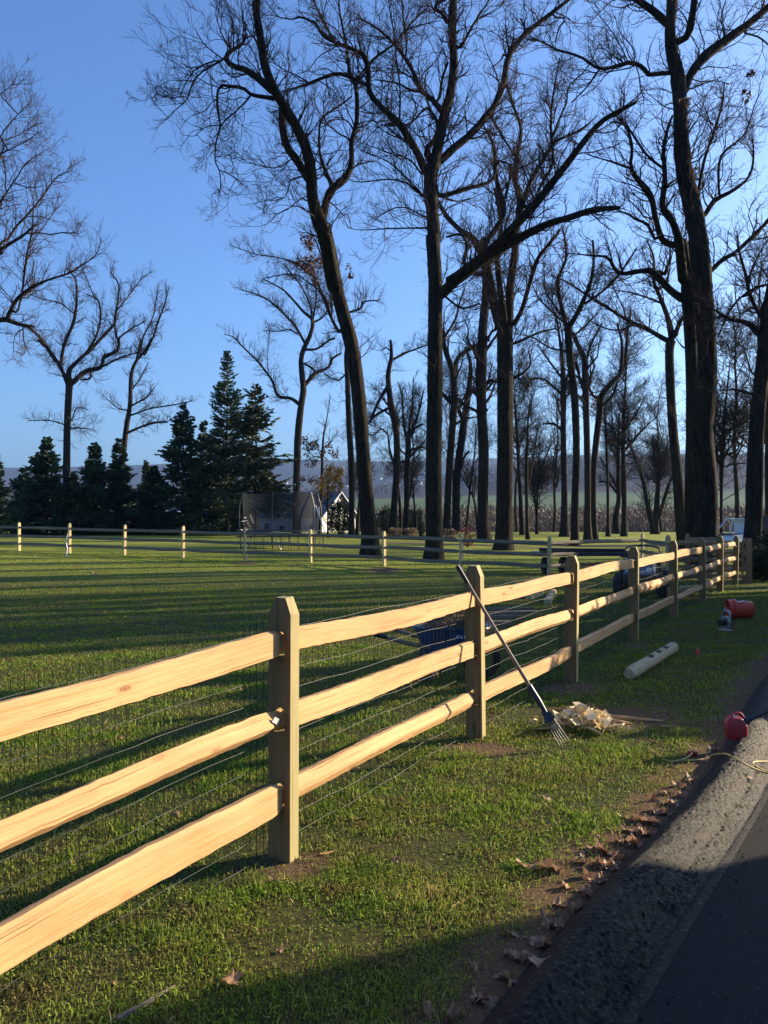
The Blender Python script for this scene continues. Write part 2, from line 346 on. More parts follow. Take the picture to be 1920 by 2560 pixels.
tp=N(nt,'ShaderNodeBsdfTransparent'); mx=N(nt,'ShaderNodeMixShader')
ch=N(nt,'ShaderNodeTexNoise'); ch.inputs['Scale'].default_value=3
mx.inputs[0].default_value=.5
nt.links.new(tp.outputs[0],mx.inputs[1]); nt.links.new(b.outputs[0],mx.inputs[2]); nt.links.new(mx.outputs[0],nt.nodes['Material Output'].inputs[0]); MAT['netsheet']=m
# ================================================================ setting
def build_ground():
    ys=np.r_[np.arange(-40,-2,3.0),np.arange(-2,24,.22),np.arange(24,60,.9),np.arange(60,110,1.8)]
    y=110.0; l=[]
    while y<4600: l.append(y); y*=1.028
    ys=np.r_[ys,l]; s=np.linspace(-1,1,181); s=np.sign(s)*np.abs(s)**1.25
    Xg=s[None,:]*(np.abs(ys)[:,None]*.95+14); Yg=np.broadcast_to(ys[:,None],Xg.shape)
    x=Xg.ravel(); y=Yg.ravel(); z=H(x,y); w=edge_dist(x,y)
    z=np.where((w>.25)&(y<30),z-.12,z)
    n,k=Xg.shape; i=(np.arange(n-1)[:,None]*k+np.arange(k-1)[None,:]).ravel()
    Fc=np.stack([i,i+1,i+k+1,i+k],-1)
    me=raw_mesh('ground',np.c_[x,y,z],Fc,smooth=True); q=np.zeros(len(x)); k_=(y<34)&(y>1)
    q[k_]=soilness(x[k_],y[k_]); a_=me.attributes.new('soil','FLOAT','POINT'); a_.data.foreach_set('value',q.astype(np.float32))
    o=link('ground',me,MAT['ground']); tag(o,kind='structure')
# driveway: fine rolled kerb + flat
def build_drive():
    D=_dense(EDGE,2700); T=np.gradient(D,axis=0); T/=np.linalg.norm(T,axis=1)[:,None]; Nn=np.c_[T[:,1],-T[:,0]]
    seg=np.r_[0,np.cumsum(np.linalg.norm(np.diff(D,axis=0),axis=1))]
    W=np.r_[np.linspace(-.05,.42,52)]
    P=D[:,None,:]+Nn[:,None,:]*W[None,:,None]; x=P[...,0].ravel(); y=P[...,1].ravel()
    ww=np.broadcast_to(W[None,:],P.shape[:2]).ravel(); ll=np.broadcast_to(seg[:,None],P.shape[:2]).ravel()
    rng=np.random.default_rng(5)
    lump=sum(np.sin(x*k*rng.uniform(.7,1.3)+y*k*rng.uniform(-1.3,1.3)+rng.uniform(0,6))*a for k,a in ((9,.003),(23,.0018),(55,.0015),(150,.0018),(230,.0015)))
    rut=-.008*np.exp(-((ww-.30-.01*np.sin(ll*2))/.012)**2)-.006*np.exp(-((ww-.37-.012*np.sin(ll*1.3+1))/.01)**2)
    amp=ss(-.02,.08,ww)*(1-ss(.33,.41,ww))
    z=H(x,y)+berm(ww+.02*np.sin(ll*1.7))+.004+lump*amp+rut+rng.normal(0,.0032,len(x))*amp*ss(.12,.2,ww)
    n,k=P.shape[:2]; i=(np.arange(n-1)[:,None]*k+np.arange(k-1)[None,:]).ravel(); Fc=np.stack([i,i+k,i+k+1,i+1],-1)
    o=link('rolled_kerb',raw_mesh('rolled_kerb',np.c_[x,y,z],Fc,smooth=True),MAT['berm']); tag(o,kind='structure')
    D=_dense(EDGE,300); T=np.gradient(D,axis=0); T/=np.linalg.norm(T,axis=1)[:,None]; Nn=np.c_[T[:,1],-T[:,0]]
    W=np.r_[.385,.8,1.2,1.8,2.5,3.3,4.2]
    P=D[:,None,:]+Nn[:,None,:]*W[None,:,None]; x=P[...,0].ravel(); y=P[...,1].ravel(); ww=np.broadcast_to(W[None,:],P.shape[:2]).ravel()
    z=H(x,y)+.0235
    n,k=P.shape[:2]; i=(np.arange(n-1)[:,None]*k+np.arange(k-1)[None,:]).ravel(); Fc=np.stack([i,i+k,i+k+1,i+1],-1)
    o=link('driveway',raw_mesh('driveway',np.c_[x,y,z],Fc,smooth=True),MAT['asphalt']); tag(o,kind='structure')
build_drive()
def patch(name,pts,mat,dz=.006,seed=0):   # irregular thin ground patch
    rng=np.random.default_rng(seed); c=np.mean(pts,axis=0); V=[]; 
    pts=_dense(list(pts)+[pts[0]],64)[:-1]; pts=pts+rng.normal(0,.012,pts.shape)*np.linalg.norm(pts-c,axis=1)[:,None]
    for t in (0,.35,.7,1): V.append(c+(pts-c)*max(t,.02))
    V=np.array(V).reshape(-1,2); n=len(pts); zz=H(V[:,0],V[:,1])+dz; zz[-n:]-=.02
    Fc=[(a*n+i,a*n+(i+1)%n,(a+1)*n+(i+1)%n,(a+1)*n+i) for a in range(3) for i in range(n)]
    o=link(name,raw_mesh(name,np.c_[V,zz],Fc,smooth=True),mat); tag(o,kind='structure'); return o
SOIL=[]
def soilness(x,y):
    m=np.zeros(len(x))
    for (cx,cy,rw,rl,a) in SOIL:
        dx,dy=x-cx,y-cy; ca,sa=math.cos(a),math.sin(a); u=(dx*ca+dy*sa)/rw; v=(-dx*sa+dy*ca)/rl; m=np.maximum(m,1-.5*np.sqrt(u*u+v*v))
    w=edge_dist(x,y); m=np.maximum(m,.85-np.abs(w+.05)/.22*.5)
    return np.clip(m,0,1)
def soil(px,py,rw,rl,ang=0,seed=0,mat='soil'):
    g=gp(px,py,lambda a,b:H(a,b)); a=np.linspace(0,2*PI,14)[:-1]; rng=np.random.default_rng(seed)
    r=1+rng.uniform(-.25,.25,13); ca,sa=math.cos(ang),math.sin(ang)
    pts=np.array([(g.x+ca*rw*math.cos(t)*q-sa*rl*math.sin(t)*q,g.y+sa*rw*math.cos(t)*q+ca*rl*math.sin(t)*q) for t,q in zip(a,r)])
    SOIL.append((g.x,g.y,rw,rl,ang))
soil(735,2175,.22,.16,0,1); soil(1200,1870,.25,.16,0,2); soil(1400,2210,.16,.55,-.6,3); soil(1230,2480,.13,.6,-.6,4); soil(1600,2050,.08,.55,-.6,5)
build_ground_later=True
soil(1440,1722,.3,.25,0,6); soil(1560,1790,.5,.35,0,7); soil(1590,1615,.25,.25,0,8); soil(960,1425,.5,1.2,0,9); soil(614,1408,.4,1.0,0,10)
build_ground()
# path and bed beyond the far fence
def strip(name,pix,halfd,mat):
    pts=[gp(a,b,lambda x,y:H(x,y)) for a,b in pix]; c=_dense([(p.x,p.y) for p in pts],40)
    V=[];
    for q in c:
        for d in (-1,1): V.append((q[0],q[1]+d*halfd*(q[1]/50)))
    V=np.array(V); z=H(V[:,0],V[:,1])+.02
    Fc=[(2*i,2*i+2,2*i+3,2*i+1) for i in range(len(c)-1)]
    o=link(name,raw_mesh(name,np.c_[V,z],Fc),mat); tag(o,kind='structure')
strip('path',[(930,1346),(1150,1352),(1350,1362),(1500,1366),(1700,1362)],1.6,MAT['asphalt'])
strip('planting_bed',[(955,1357),(1100,1360),(1260,1366),(1420,1372),(1560,1375)],1.1,MAT['soil'])
# ---------------------------------------------------------------- grass
def inspoil(x,y):
    m=np.zeros(len(x),bool)
    for (cx,cy,rw,rl,a) in SOIL:
        dx,dy=x-cx,y-cy; ca,sa=math.cos(a),math.sin(a); u=(dx*ca+dy*sa)/rw; v=(-dx*sa+dy*ca)/rl; m|=(u*u+v*v<.8)
    return m
def build_grass():
    rng=np.random.default_rng(3); VV=[];FF=[];TT=[];n0=0
    for (y0,y1,den,hh,wd) in ((1.9,3.6,17000,.024,.0022),(3.6,6,10000,.027,.0028),(6,10,3800,.025,.0045),(10,18,1300,.022,.007),(18,34,200,.020,.014)):
        A=(y1-y0)*(y0+y1)/2*1.12; n=int(A*den)
        y=np.sqrt(rng.uniform(y0*y0,y1*y1,n)); x=rng.uniform(-.56,.56,n)*y
        w=edge_dist(x,y); pat=wav(x*3,y*3,1.2)+.6*wav(x,y,.22,8,8)
        sq=np.clip(soilness(x,y)+.25*wav(x,y,.12,8,20),0,1); keep=(w<rng.normal(-.03,.05,n))&(rng.random(n)>ss(.30,.85,sq)*.93)
        keep&=rng.random(n)<np.clip(.72+pat*.9,.25,1)
        x,y,w,pat=x[keep],y[keep],w[keep],pat[keep]; n=len(x); z=H(x,y)-.004
        dry=np.clip(.15+.45*wav(x,y,.9,8,16)+.2*wav(x,y,.3,8,24)+.5*np.exp(-((w+.05)/.25)**2),0,1)
        yel=np.exp(-(((x-.22)/.17)**2+((y-3.36)/.17)**2)*1.5)
        dk=1.0 if y1<=10 else .25; tint=np.clip(rng.beta(1.6,3.4,n)*.72*(.5+.5*dk)+.12*(1-dk)+dry*.35*rng.random(n)*dk+(rng.random(n)<.08+.25*dry)*.45*dk+yel*.6,0,1)
        clov=(rng.random(n)<.22)&(y<7)
        h=hh*rng.uniform(.4,1.35,n)*(1+.55*pat)*(1+(rng.random(n)<.03)*.8); ang=rng.uniform(0,2*PI,n); lean=rng.normal(.55,.35,n)
        dx,dy=np.cos(ang),np.sin(ang); a2=rng.uniform(0,2*PI,n); sx,sy=np.cos(a2),np.sin(a2)
        ww=wd*rng.uniform(.6,1.5,n)
        # blade: 5 verts -> quad + tri as two quads (degenerate-free)
        b0=np.c_[x-sx*ww,y-sy*ww,z]; b1=np.c_[x+sx*ww,y+sy*ww,z]
        mx,my=x+dx*h*lean*.35,y+dy*h*lean*.35; m0=np.c_[mx-sx*ww*.8,my-sy*ww*.8,z+h*.6]; m1=np.c_[mx+sx*ww*.8,my+sy*ww*.8,z+h*.6]
        tx,ty=x+dx*h*lean,y+dy*h*lean; t0=np.c_[tx-sx*ww*.12,ty-sy*ww*.12,z+h*np.clip(1.0-.3*lean,.5,1)]; t1=np.c_[tx+sx*ww*.12,ty+sy*ww*.12,z+h*np.clip(1-.3*lean,.5,1)]
        # clover leaves: flat small quads near top
        cz=z+h*.75; q=np.where(clov)[0]; r=rng.uniform(.003,.0065,len(q))*(y[q]/3.5)**.5
        c,s=np.cos(ang[q]),np.sin(ang[q]); tl=rng.normal(0,.35,len(q))
        for arr,(u,v) in ((b0,(-1,0)),(b1,(0,-1)),(m1,(1,0)),(m0,(0,1))):
            arr[q,0]=x[q]+(u*c-v*s)*r; arr[q,1]=y[q]+(u*s+v*c)*r; arr[q,2]=cz[q]+u*r*tl
        t0[q]=m0[q]+[0,0,-.001]; t1[q]=m1[q]+[0,0,-.001]; tint[q]=rng.uniform(.05,.45,len(q))
        V=np.stack([b0,b1,m0,m1,t0,t1],1).reshape(-1,3); i=np.arange(n)[:,None]*6
        Fc=np.concatenate([i+np.array([[0,1,3,2]]),i+np.array([[2,3,5,4]])])+n0
        VV.append(V);FF.append(Fc);TT.append(np.repeat(tint,6)); n0+=len(V)
    me=raw_mesh('grass',np.concatenate(VV),np.concatenate(FF),cols=np.concatenate(TT))
    o=link('grass',me,MAT['grass']); tag(o,'short patchy lawn grass and clover between the driveway and the far trees','grass',kind='stuff'); print('grass blades',n0//6)
build_grass()
# ================================================================ fences
def post_mesh(h=1.22,wf=.125,wt=.068,holes=(1.0,.65,.30),hw=.058,hh=.115,sink=.12,taper=.032):
    # local: broad face normal along Y (fence direction), width along X, thickness along Y
    B=MB(); x0=wf/2; y0=wt/2; c=hw/2; zt=h-.075
    def blk(xa,xb,z0,z1):
        V=[(xa,-y0,z0),(xb,-y0,z0),(xb,y0,z0),(xa,y0,z0),(xa,-y0,z1),(xb,-y0,z1),(xb,y0,z1),(xa,y0,z1)]
        uv=[]
        for p in V: uv.append((p[2],p[0]+ (p[1]*1.3)+.5))
        B.add(V,[(0,3,2,1),(4,5,6,7),(0,1,5,4),(1,2,6,5),(2,3,7,6),(3,0,4,7)],uv)
    blk(-x0,-c,-sink,zt); blk(c,x0,-sink,zt)
    zs=-sink
    for hz in sorted(holes):
        blk(-c,c,zs,hz-hh/2)
        zs=hz+hh/2
        # arched head of the mortise
        n=8; poly=[(-c,-y0,zs),]; arc=[(-c*math.cos(PI*k/n),zs-.026+.026*math.sin(PI*k/n)) for k in range(n+1)]
        P=[(a,-y0,b) for a,b in arc]+[(c,-y0,zs+.01),(-c,-y0,zs+.01)]
        k=len(P); V=P+[(a,y0,b) for a,_,b in P]; uv=[(p[2],p[0]+p[1]*1.3+.5) for p in V]
        B.add(V,[tuple(range(k)),tuple(range(k,2*k))[::-1]]+[(i,k+i,k+(i+1)%k,(i+1)%k) for i in range(k)],uv); zs+=.01
    blk(-c,c,zs,zt)
    t=taper
    V=[(-x0,-y0,zt),(x0,-y0,zt),(x0,y0,zt),(-x0,y0,zt),(-x0+t,-y0+.006,h),(x0-t,-y0+.004,h),(x0-t,y0-.004,h+.004),(-x0+t,y0-.004,h+.002)]
    B.add(V,[(0,3,2,1),(4,5,6,7),(0,1,5,4),(1,2,6,5),(2,3,7,6),(3,0,4,7)],[(p[2],p[0]+p[1]*1.3+.5) for p in V])
    return B
def paint_face_shade(o):  # broad post faces get the darker wood, their shade painted in
    me=o.data; me.materials.append(MAT['postshade'])
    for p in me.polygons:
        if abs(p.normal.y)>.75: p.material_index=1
def rail_between(name,a,b,hgt,thick,mat,parent,seed,off=.013,shape=None,S=26):
    """split rail: irregular wedge section, ends hewn down to fit the mortise"""
    rng=np.random.default_rng(seed); a=Vector(a); b=Vector(b); d=(b-a).normalized(); side=Vector((d.y,-d.x,0)).normalized(); up=side.cross(d).normalized()
    if up.z<0: up=-up
    L=(b-a).length
    typ=shape if shape is not None else int(rng.integers(0,3))
    if typ==0: sec=[(-.5,-.5),(.1,-.5),(.5,-.42),(.5,.40),(.2,.5),(-.5,.45)]        # flat board-like
    elif typ==1: sec=[(-.5,-.4),(-.1,-.5),(.5,-.22),(.42,.12),(.05,.5),(-.5,.4)]    # two facets, ridge low
    else: sec=[(-.5,-.5),(.15,-.5),(.5,-.15),(.5,.0),(-.05,.5),(-.5,.5)]            # ridge in middle, sloping top
    sec=np.array(sec)[::-1]; n=len(sec); V=[];uv=[]
    per=np.r_[0,np.cumsum(np.linalg.norm(np.diff(np.vstack([sec*[thick,hgt],sec[:1]*[thick,hgt]]),axis=0),axis=1))]
    sag=rng.normal(0,.010); K=S; edge=rng.uniform(.10,.17)
    for i in range(K+1):
        u=i/K; s=u*L; e=min(s,L-s)
        tt=min(1,e/edge); tt=tt*tt*(3-2*tt)
        hh=.062+(hgt-.062)*tt; tk=.024+(thick-.024)*tt
        lat=off*(1 if u<.5 else -1)*(1-tt)
        hh*=1+.03*math.sin(u*9+seed)+rng.normal(0,.010); jz=.006*math.sin(u*7+seed*2)+rng.normal(0,.0012)
        c=a.lerp(b,u)+up*(sag*4*u*(1-u)+jz)+side*(lat+.004*math.sin(u*6+seed))
        for k in range(n):
            q=sec[k]; jit=rng.normal(0,.0007,2)
            V.append(c+side*(q[0]*tk+jit[0])+up*(q[1]*hh+jit[1])); uv.append((s,per[k]))
        V.append(V[-n]); uv.append((s,per[n]))
    m=n+1; Fs=[(i*m+k,i*m+k+1,(i+1)*m+k+1,(i+1)*m+k) for i in range(K) for k in range(n)]
    Fs+=[tuple(range(n))[::-1],tuple(K*m+k for k in range(n))]
    B=MB(); B.add(V,Fs,uv); o=B.build(name,mat,parent,True); o.data.set_sharp_from_angle(angle=rad(24)); return o
def wire_mesh(a,b,h0,h1,parent,off,sx=.052,sz=.102,r=.0017,seed=0,S=4,name='wire_mesh'):
    rng=np.random.default_rng(seed); a=np.array(a,float); b=np.array(b,float); d=b-a; L=np.linalg.norm(d[:2]); dn=d/L; side=np.array([dn[1],-dn[0],0])
    o=-side*off; acc=Acc()
    nh=int(L/.12)+1; t=np.linspace(0,1,nh)
    wob=.006*np.sin(t*23+seed)+.004*np.sin(t*51)
    zs=np.arange(h0,h1+.001,sz); P=[]
    for z in zs:
        p=a+np.outer(t,d)+o+np.outer(wob+rng.normal(0,.001,nh),side); p[:,2]+=z+.005*np.sin(t*11+z*9); P.append(p)
    P=np.array(P); V,Fc,_=tubes(P,np.full(P.shape[:2],r),S); acc.add(V,Fc)
    ts=np.arange(.03,L-.03,sx)/L; K=4; zz=np.linspace(h0-.01,h1+.012,K)
    P=a[None,None]+ts[:,None,None]*d[None,None]+o+np.zeros((len(ts),K,3)); P[:,:,2]+=zz[None,:]; w=.006*np.sin(ts*23+seed)+.004*np.sin(ts*51)
    P+=w[:,None,None]*side[None,None]-side[None,None]*.002
    V,Fc,_=tubes(P,np.full(P.shape[:2],r*.9),3); acc.add(V,Fc)
    return link(name,acc.mesh(name),MAT['wire'],parent)
hg=lambda x,y:float(H(x,y))
near_px=[(-1.66,1.62),None]
NP=[Vector((-1.66,1.60,-.09))]
for px,py in ((708,2144),(1190,1846),(1427,1704),(1583,1603),(1684,1545),(1756,1508),(1800,1479),(1838,1461)):
    g=gp(px,py,lambda a,b:H(a,b)); NP.append(g)
fence=empty('split_rail_fence',NP[1],0,'new three rail split rail fence of fresh pale wood running along the driveway','fence')
def addpost(parent,P,d,mat,h,seed,label=None,**k):
    B=post_mesh(h=h,**k); o=B.build('post',mat,parent,bevel=.004)
    o.location=Vector(P)-parent.location; rng=random.Random(seed)
    o.rotation_euler=(rng.gauss(0,.008),rng.gauss(0,.008),math.atan2(-d.x,d.y)); 
    if mat is MAT['post']: paint_face_shade(o)
    if label: o['label']=label
    return o
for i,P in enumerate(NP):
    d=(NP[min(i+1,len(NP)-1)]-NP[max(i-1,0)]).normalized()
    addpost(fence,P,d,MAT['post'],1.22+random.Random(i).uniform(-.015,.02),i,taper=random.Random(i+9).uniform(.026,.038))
HOL=(1.0,.65,.30); sec=0
shp=[(0,1,0),(0,0,2),(0,1,0),(0,1,0),(0,2,0),(0,1,2),(1,1,1),(1,1,1)]
hgts=[(.125,.105,.15),(.115,.125,.10),(.12,.12,.115)]+[(.12,.115,.11)]*6
for i in range(len(NP)-1):
    a,b=NP[i],NP[i+1]; d=(b-a).normalized()
    for k,z in enumerate(HOL):
        rail_between('rail',a+Vector((0,0,z))-d*.03-fence.location,b+Vector((0,0,z))+d*.03-fence.location,hgts[i][k],.055,MAT['rail'],fence,10*i+k,shape=shp[i][k],S=48 if i<2 else 26)
    wire_mesh(a-fence.location+Vector((0,0,0)),b-fence.location,.03,1.09,fence,.065,seed=i)
# price tag stapled to a rail end + split knot details
a,b=NP[0],NP[1]; d=(b-a).normalized()
t=MB().box((0,0,0),(.042,.002,.026)); o=t.build('paper_tag',MAT['tag'],fence); o.location=b+Vector((0,0,.665))-d*.10+Vector((d.y,-d.x,0))*.034-fence.location; o.rotation_euler=(.3,.5,math.atan2(d.y,d.x)); o['label']='small white paper tag stapled at the end of a middle rail'
# dark check cracks on the nearest post
for (P,xx,z0,z1) in ((NP[1],.002,.05,.27),(NP[1],.0,.36,.60),(NP[2],.004,.72,.94)):
    d=(NP[2]-NP[0]).normalized(); sd=Vector((d.y,-d.x,0)); B=MB()
    pts=[P-d*.0335+sd*(xx+.002*math.sin(j*1.7))+Vector((0,0,z0+(z1-z0)*j/8)) for j in range(9)]
    B.tube([p-fence.location for p in pts],[.0008+.0016*math.sin(PI*j/8) for j in range(9)],4); o=B.build('crack',MAT['tyre'],fence)
# hanging splinters under the middle rail
B=MB(); rng=random.Random(4); a,b=NP[1],NP[2]
for q in range(16):
    u=rng.uniform(.45,.72) if q>3 else rng.uniform(.3,.5); c=a.lerp(b,u)+Vector((.02,-.012,.595))-fence.location; l=rng.uniform(.012,.05)
    B.tube([c,c+Vector((rng.uniform(-.01,.01),0,-l*.5)),c+Vector((rng.uniform(-.03,.02),0,-l))],[.0009,.0007,.0004],4)
B.build('splinters',MAT['rail'],fence)['kind']='stuff'
# far fence
fp=[(-150,1371),(48,1377),(174,1383),(311,1388),(458,1394),(614,1402),(777,1407),(961,1415),(1153,1430),(1373,1440)]
FP=[gp(px,py,lambda a,b:H(a,b)) for px,py in fp]
tops=[1305,1306,1308,1312,1315,1318,1323,1328,1334,1340]
# posts that the cart hides at their feet
for px,Y in ((1607,25.8),):
    x=X(px,Y); FP.append(Vector((x,Y,hg(x,Y)))); tops.append(None)
x=X(1670,20.2); FP.append(Vector((x,20.2,hg(x,20.2)))); tops.append(None)
farf=empty('split_rail_fence',FP[4],0,'weathered three rail fence crossing the middle of the lawn','fence')
for i,P in enumerate(FP):
    d=(FP[min(i+1,len(FP)-1)]-FP[max(i-1,0)]).normalized()
    h=1.22 if tops[i] is None else Z(tops[i],P.y)-P.z
    addpost(farf,P,d,MAT['farpost'],h,i+50,holes=(h*.82,h*.53,h*.25))
    if i:
        Q=FP[i-1]; hq=1.22 if tops[i-1] is None else Z(tops[i-1],Q.y)-Q.z
        for k,fr in enumerate((.82,.53,.25)):
            rail_between('rail',Q+Vector((0,0,hq*fr))-farf.location,P+Vector((0,0,h*fr))-farf.location,.115,.05,MAT['oldrail'],farf,100+i*5+k,S=14)
        if i>5: wire_mesh(Q-farf.location,P-farf.location,.03,1.0,farf,.06,sx=.1,sz=.1,r=.0022,seed=i,S=3)
# return fence / gate stretch at the right
GP=[(1674,20.0),(1861,20.7),(1874,20.2)]
GV=[Vector((X(p,Y),Y,hg(X(p,Y),Y)-.05)) for p,Y in GP]
gf=empty('fence_gate_stretch',GV[0],0,'brown stacked rail stretch of fence between the last pale posts at right','fence')
for i,P in enumerate(GV[1:]): addpost(gf,P,Vector((1,.1,0)).normalized() if i else Vector((.3,1,0)).normalized(),MAT['brownrail'],1.2,i+90)
for k in range(5):
    rail_between('rail',GV[0]+Vector((.1,.05,.28+k*.2))-gf.location,GV[1]+Vector((0,0,.2+k*.215))-gf.location,.12,.05,MAT['brownrail'],gf,300+k,S=12)
P2=Vector((X(1719,22),22,hg(X(1719,22),22))); bf=empty('split_rail_fence',P2,0,'short brown fence run with rounded post behind the gate stretch','fence')
addpost(bf,P2,Vector((1,.2,0)).normalized(),MAT['brownrail'],1.25,95); P3=Vector((X(1800,21.7),21.7,P2.z)); addpost(bf,P3,Vector((1,.2,0)).normalized(),MAT['brownrail'],1.2,96)
for k in range(4): rail_between('rail',P2+Vector((0,0,.25+k*.28))-bf.location,P3+Vector((0,0,.25+k*.28))-bf.location,.12,.05,MAT['brownrail'],bf,400+k,S=12)
# ================================================================ trees
CR={'T1':(360,0,.44605),'T2':(900,0,.36166),'T3':(1300,0,.37372),'T4':(0,100,.3618),'T5':(560,550,.38577),'T6':(1200,600,.434),'F7':(0,850,.45811),'F8':(700,850,.42194),'N':(0,0,1)}
def spline(A,n):
    return _dense(A,n)
def grow(rng,P0,D0,L,R0,K,crook,up=0.0,taper=.75,tipr=.15):
    n=len(P0); P=np.zeros((n,K,3)); P[:,0]=P0; D=D0/np.linalg.norm(D0,axis=1,keepdims=True); st=(L/(K-1))[:,None]
    for k in range(1,K):
        D=D+rng.normal(0,crook,(n,3)); D[:,2]+=up; D/=np.linalg.norm(D,axis=1,keepdims=True); P[:,k]=P[:,k-1]+D*st
    t=np.linspace(0,1,K)[None,:]; R=R0[:,None]*(1-(1-tipr)*t**taper); return P,R
def spawn(rng,P,R,n,t0,t1,spread,lf,lenv,rf,maxr=None,upb=0.0):
    """n children on each path of P (m,K,3)"""
    m,K,_=P.shape; t=rng.uniform(t0,t1,(m,n)); f=t*(K-1); i=np.minimum(f.astype(int),K-2); u=(f-i)[...,None]
    a=np.arange(m)[:,None]; A=P[a,i]; B=P[a,i+1]; Q=A*(1-u)+B*u; D=B-A; D/=np.linalg.norm(D,axis=2,keepdims=True)+1e-9
    rr=R[a,i]*(1-u[...,0])+R[a,i+1]*u[...,0]
    rn=rng.normal(0,1,(m,n,3)); rn-= (rn*D).sum(2,keepdims=True)*D; rn/=np.linalg.norm(rn,axis=2,keepdims=True)+1e-9
    an=rng.normal(spread,.22,(m,n,1)); C=D*np.cos(an)+rn*np.sin(an); C[...,2]+=upb
    L=lenv[:,None]*lf*rng.uniform(.55,1.25,(m,n))*(1.15-.55*t); r=rr*rf*rng.uniform(.7,1.1,(m,n))
    if maxr is not None: r=np.minimum(r,maxr)
    return Q.reshape(-1,3),C.reshape(-1,3),L.ravel(),r.ravel()
def leaf_quads(rng,C,size,n0=0):
    n=len(C); a=rng.normal(0,1,(n,3)); a/=np.linalg.norm(a,axis=1)[:,None]; b=rng.normal(0,1,(n,3)); b-= (a*b).sum(1)[:,None]*a; b/=np.linalg.norm(b,axis=1)[:,None]
    s=size*rng.uniform(.5,1.2,n)[:,None]
    V=np.stack([C-a*s,C-b*s*.5,C+a*s,C+b*s*.5],1).reshape(-1,3); Fc=np.arange(4*n).reshape(-1,4); return V,Fc
def make_tree(label,Y,strokes,seed,dens=1.0,twig='twig',barkm='bark',auto=None,name='oak_tree',leaves=None,cat='tree',flare=1.5,group=None,tw=1.0,fine=True,minr=.012,world=None,dyr=.55,lvl3=5):
    """strokes: [(crop,[(x,y,w)...]),...] traced limbs, first = trunk. Each later limb gets its own run in depth."""
    rng=np.random.default_rng(seed); paths=[]; px_all=[]
    if strokes:
        for si,(cr,pts) in enumerate(strokes):
            ox,oy,s=CR[cr]; A=np.array([(ox+p[0]*s,oy+p[1]*s,p[2]*s) for p in pts],float)
            if si==0 and cr!='S':
                pass
            npt=max(8,min(60,int(np.linalg.norm(np.diff(A[:,:2],axis=0),axis=1).sum()/7)))
            D=spline(A,npt); D[:,2]=np.maximum(D[:,2],.6)
            if si==0: dep=np.full(npt,Y,float)
            else:
                best=None
                for q,(QD,Qd) in enumerate(px_all):
                    dd=np.hypot(QD[:,0]-D[0,0],QD[:,1]-D[0,1])-QD[:,2]*.4; j=int(np.argmin(dd))
                    if best is None or dd[j]<best[0]: best=(dd[j],Qd[j],QD[j])
                start=best[1]
                QD=best[2]; D=np.vstack([[QD[0],QD[1],D[0,2]],D]); npt+=1
                sl=rng.choice([-1,1])*rng.uniform(.15,dyr)
                Lm=np.r_[0,np.cumsum(np.hypot(np.diff(D[:,0]),np.diff(D[:,1])))]/F*Y
                dep=start+sl*Lm*(1-.35*Lm/(Lm[-1]+1e-6))+.12*np.sin(Lm*1.7+seed)*np.minimum(Lm,1)
            px_all.append((D,dep))
            W=np.c_[(D[:,0]-CX)/F*dep,dep,CAMH+(YH-D[:,1])/F*dep]; R=D[:,2]/F*dep/2
            if si==0:
                g=hg(W[0,0],W[0,1]); W[0,2]=g-.05
                hgt=W[:,2]-g; R=R*(1+.45*(flare-1)*np.exp(-np.maximum(hgt,0)/.45))
            paths.append((W,R))
    if world: paths+=world
    x0,y0,z0=paths[0][0][0]; base=np.array([x0,y0,z0])
    tr=empty(name,base,0,label,cat,group)
    T=Acc()
    big=[];
    for si,(W,R) in enumerate(paths):
        Wl=W-base; L=np.r_[0,np.cumsum(np.linalg.norm(np.diff(Wl,axis=0),axis=1))]
        n=max(6,min(90,int(L[-1]/.28))); t=np.linspace(0,L[-1],n)
        Pd=np.stack([np.interp(t,L,Wl[:,k]) for k in range(3)],1); Rd=np.interp(t,L,R)
        cr_=np.minimum(Rd*.35,.035)[:,None]*np.cumsum(rng.normal(0,.35,(n,3)),axis=0)*.25
        cr_[0]=0
        if si>0: Pd=Pd+cr_
        Rd=Rd*(1+rng.normal(0,.035,n)) if si else Rd*(1+rng.normal(0,.015,n))
        S=20 if Rd.max()>.25 else (10 if Rd.max()>.08 else 6)
        V,Fc,_=tubes(Pd[None],Rd[None],S)
        if Rd.max()>.15:
            dsp=np.sin(np.tile(np.arange(S),n)*2.1+seed)*.03+np.sin(np.tile(np.arange(S),n)*5.3+np.repeat(t,S)*.8)*.03+rng.normal(0,.012,len(V))
            ctr=np.repeat(Pd,S,axis=0); V=ctr+(V-ctr)*(1+dsp[:,None]*1.0)
        T.add(V,Fc)
        # resample as parent
        K=14; tt=np.linspace(0,1,K)*L[-1]
        big.append((np.stack([np.interp(tt,t,Pd[:,k]) for k in range(3)],1),np.interp(tt,t,Rd),L[-1],si))
    C=Acc(); tips=[]
    par=[]
    if auto:   # extra limbs from the upper trunk / limb ends
        n_,len_,t0=auto[:3]; n_=int(n_*1.25); srcs=[b for b in big if b[3]==0] if len(auto)<4 else big
        P=np.stack([b[0] for b in srcs]); R=np.stack([b[1] for b in srcs]); 
        q=spawn(rng,P,R,max(1,n_//len(srcs)),t0,1.0,.62,1,np.full(len(srcs),len_),.62,.14,.25)
        P1,R1=grow(rng,*q,12,.24,.05,.9,.16); V,Fc,_=tubes(P1,R1,6); T.add(V,Fc); par.append((P1,R1,q[2]))
        q=spawn(rng,P1,R1,4,.25,1,.65,.55,q[2],.6,.07,.15); P2,R2=grow(rng,*q,9,.26,.04,.9,.15); V,Fc,_=tubes(P2,R2,4); T.add(V,Fc); par.append((P2,R2,q[2]))
    Qs=[]
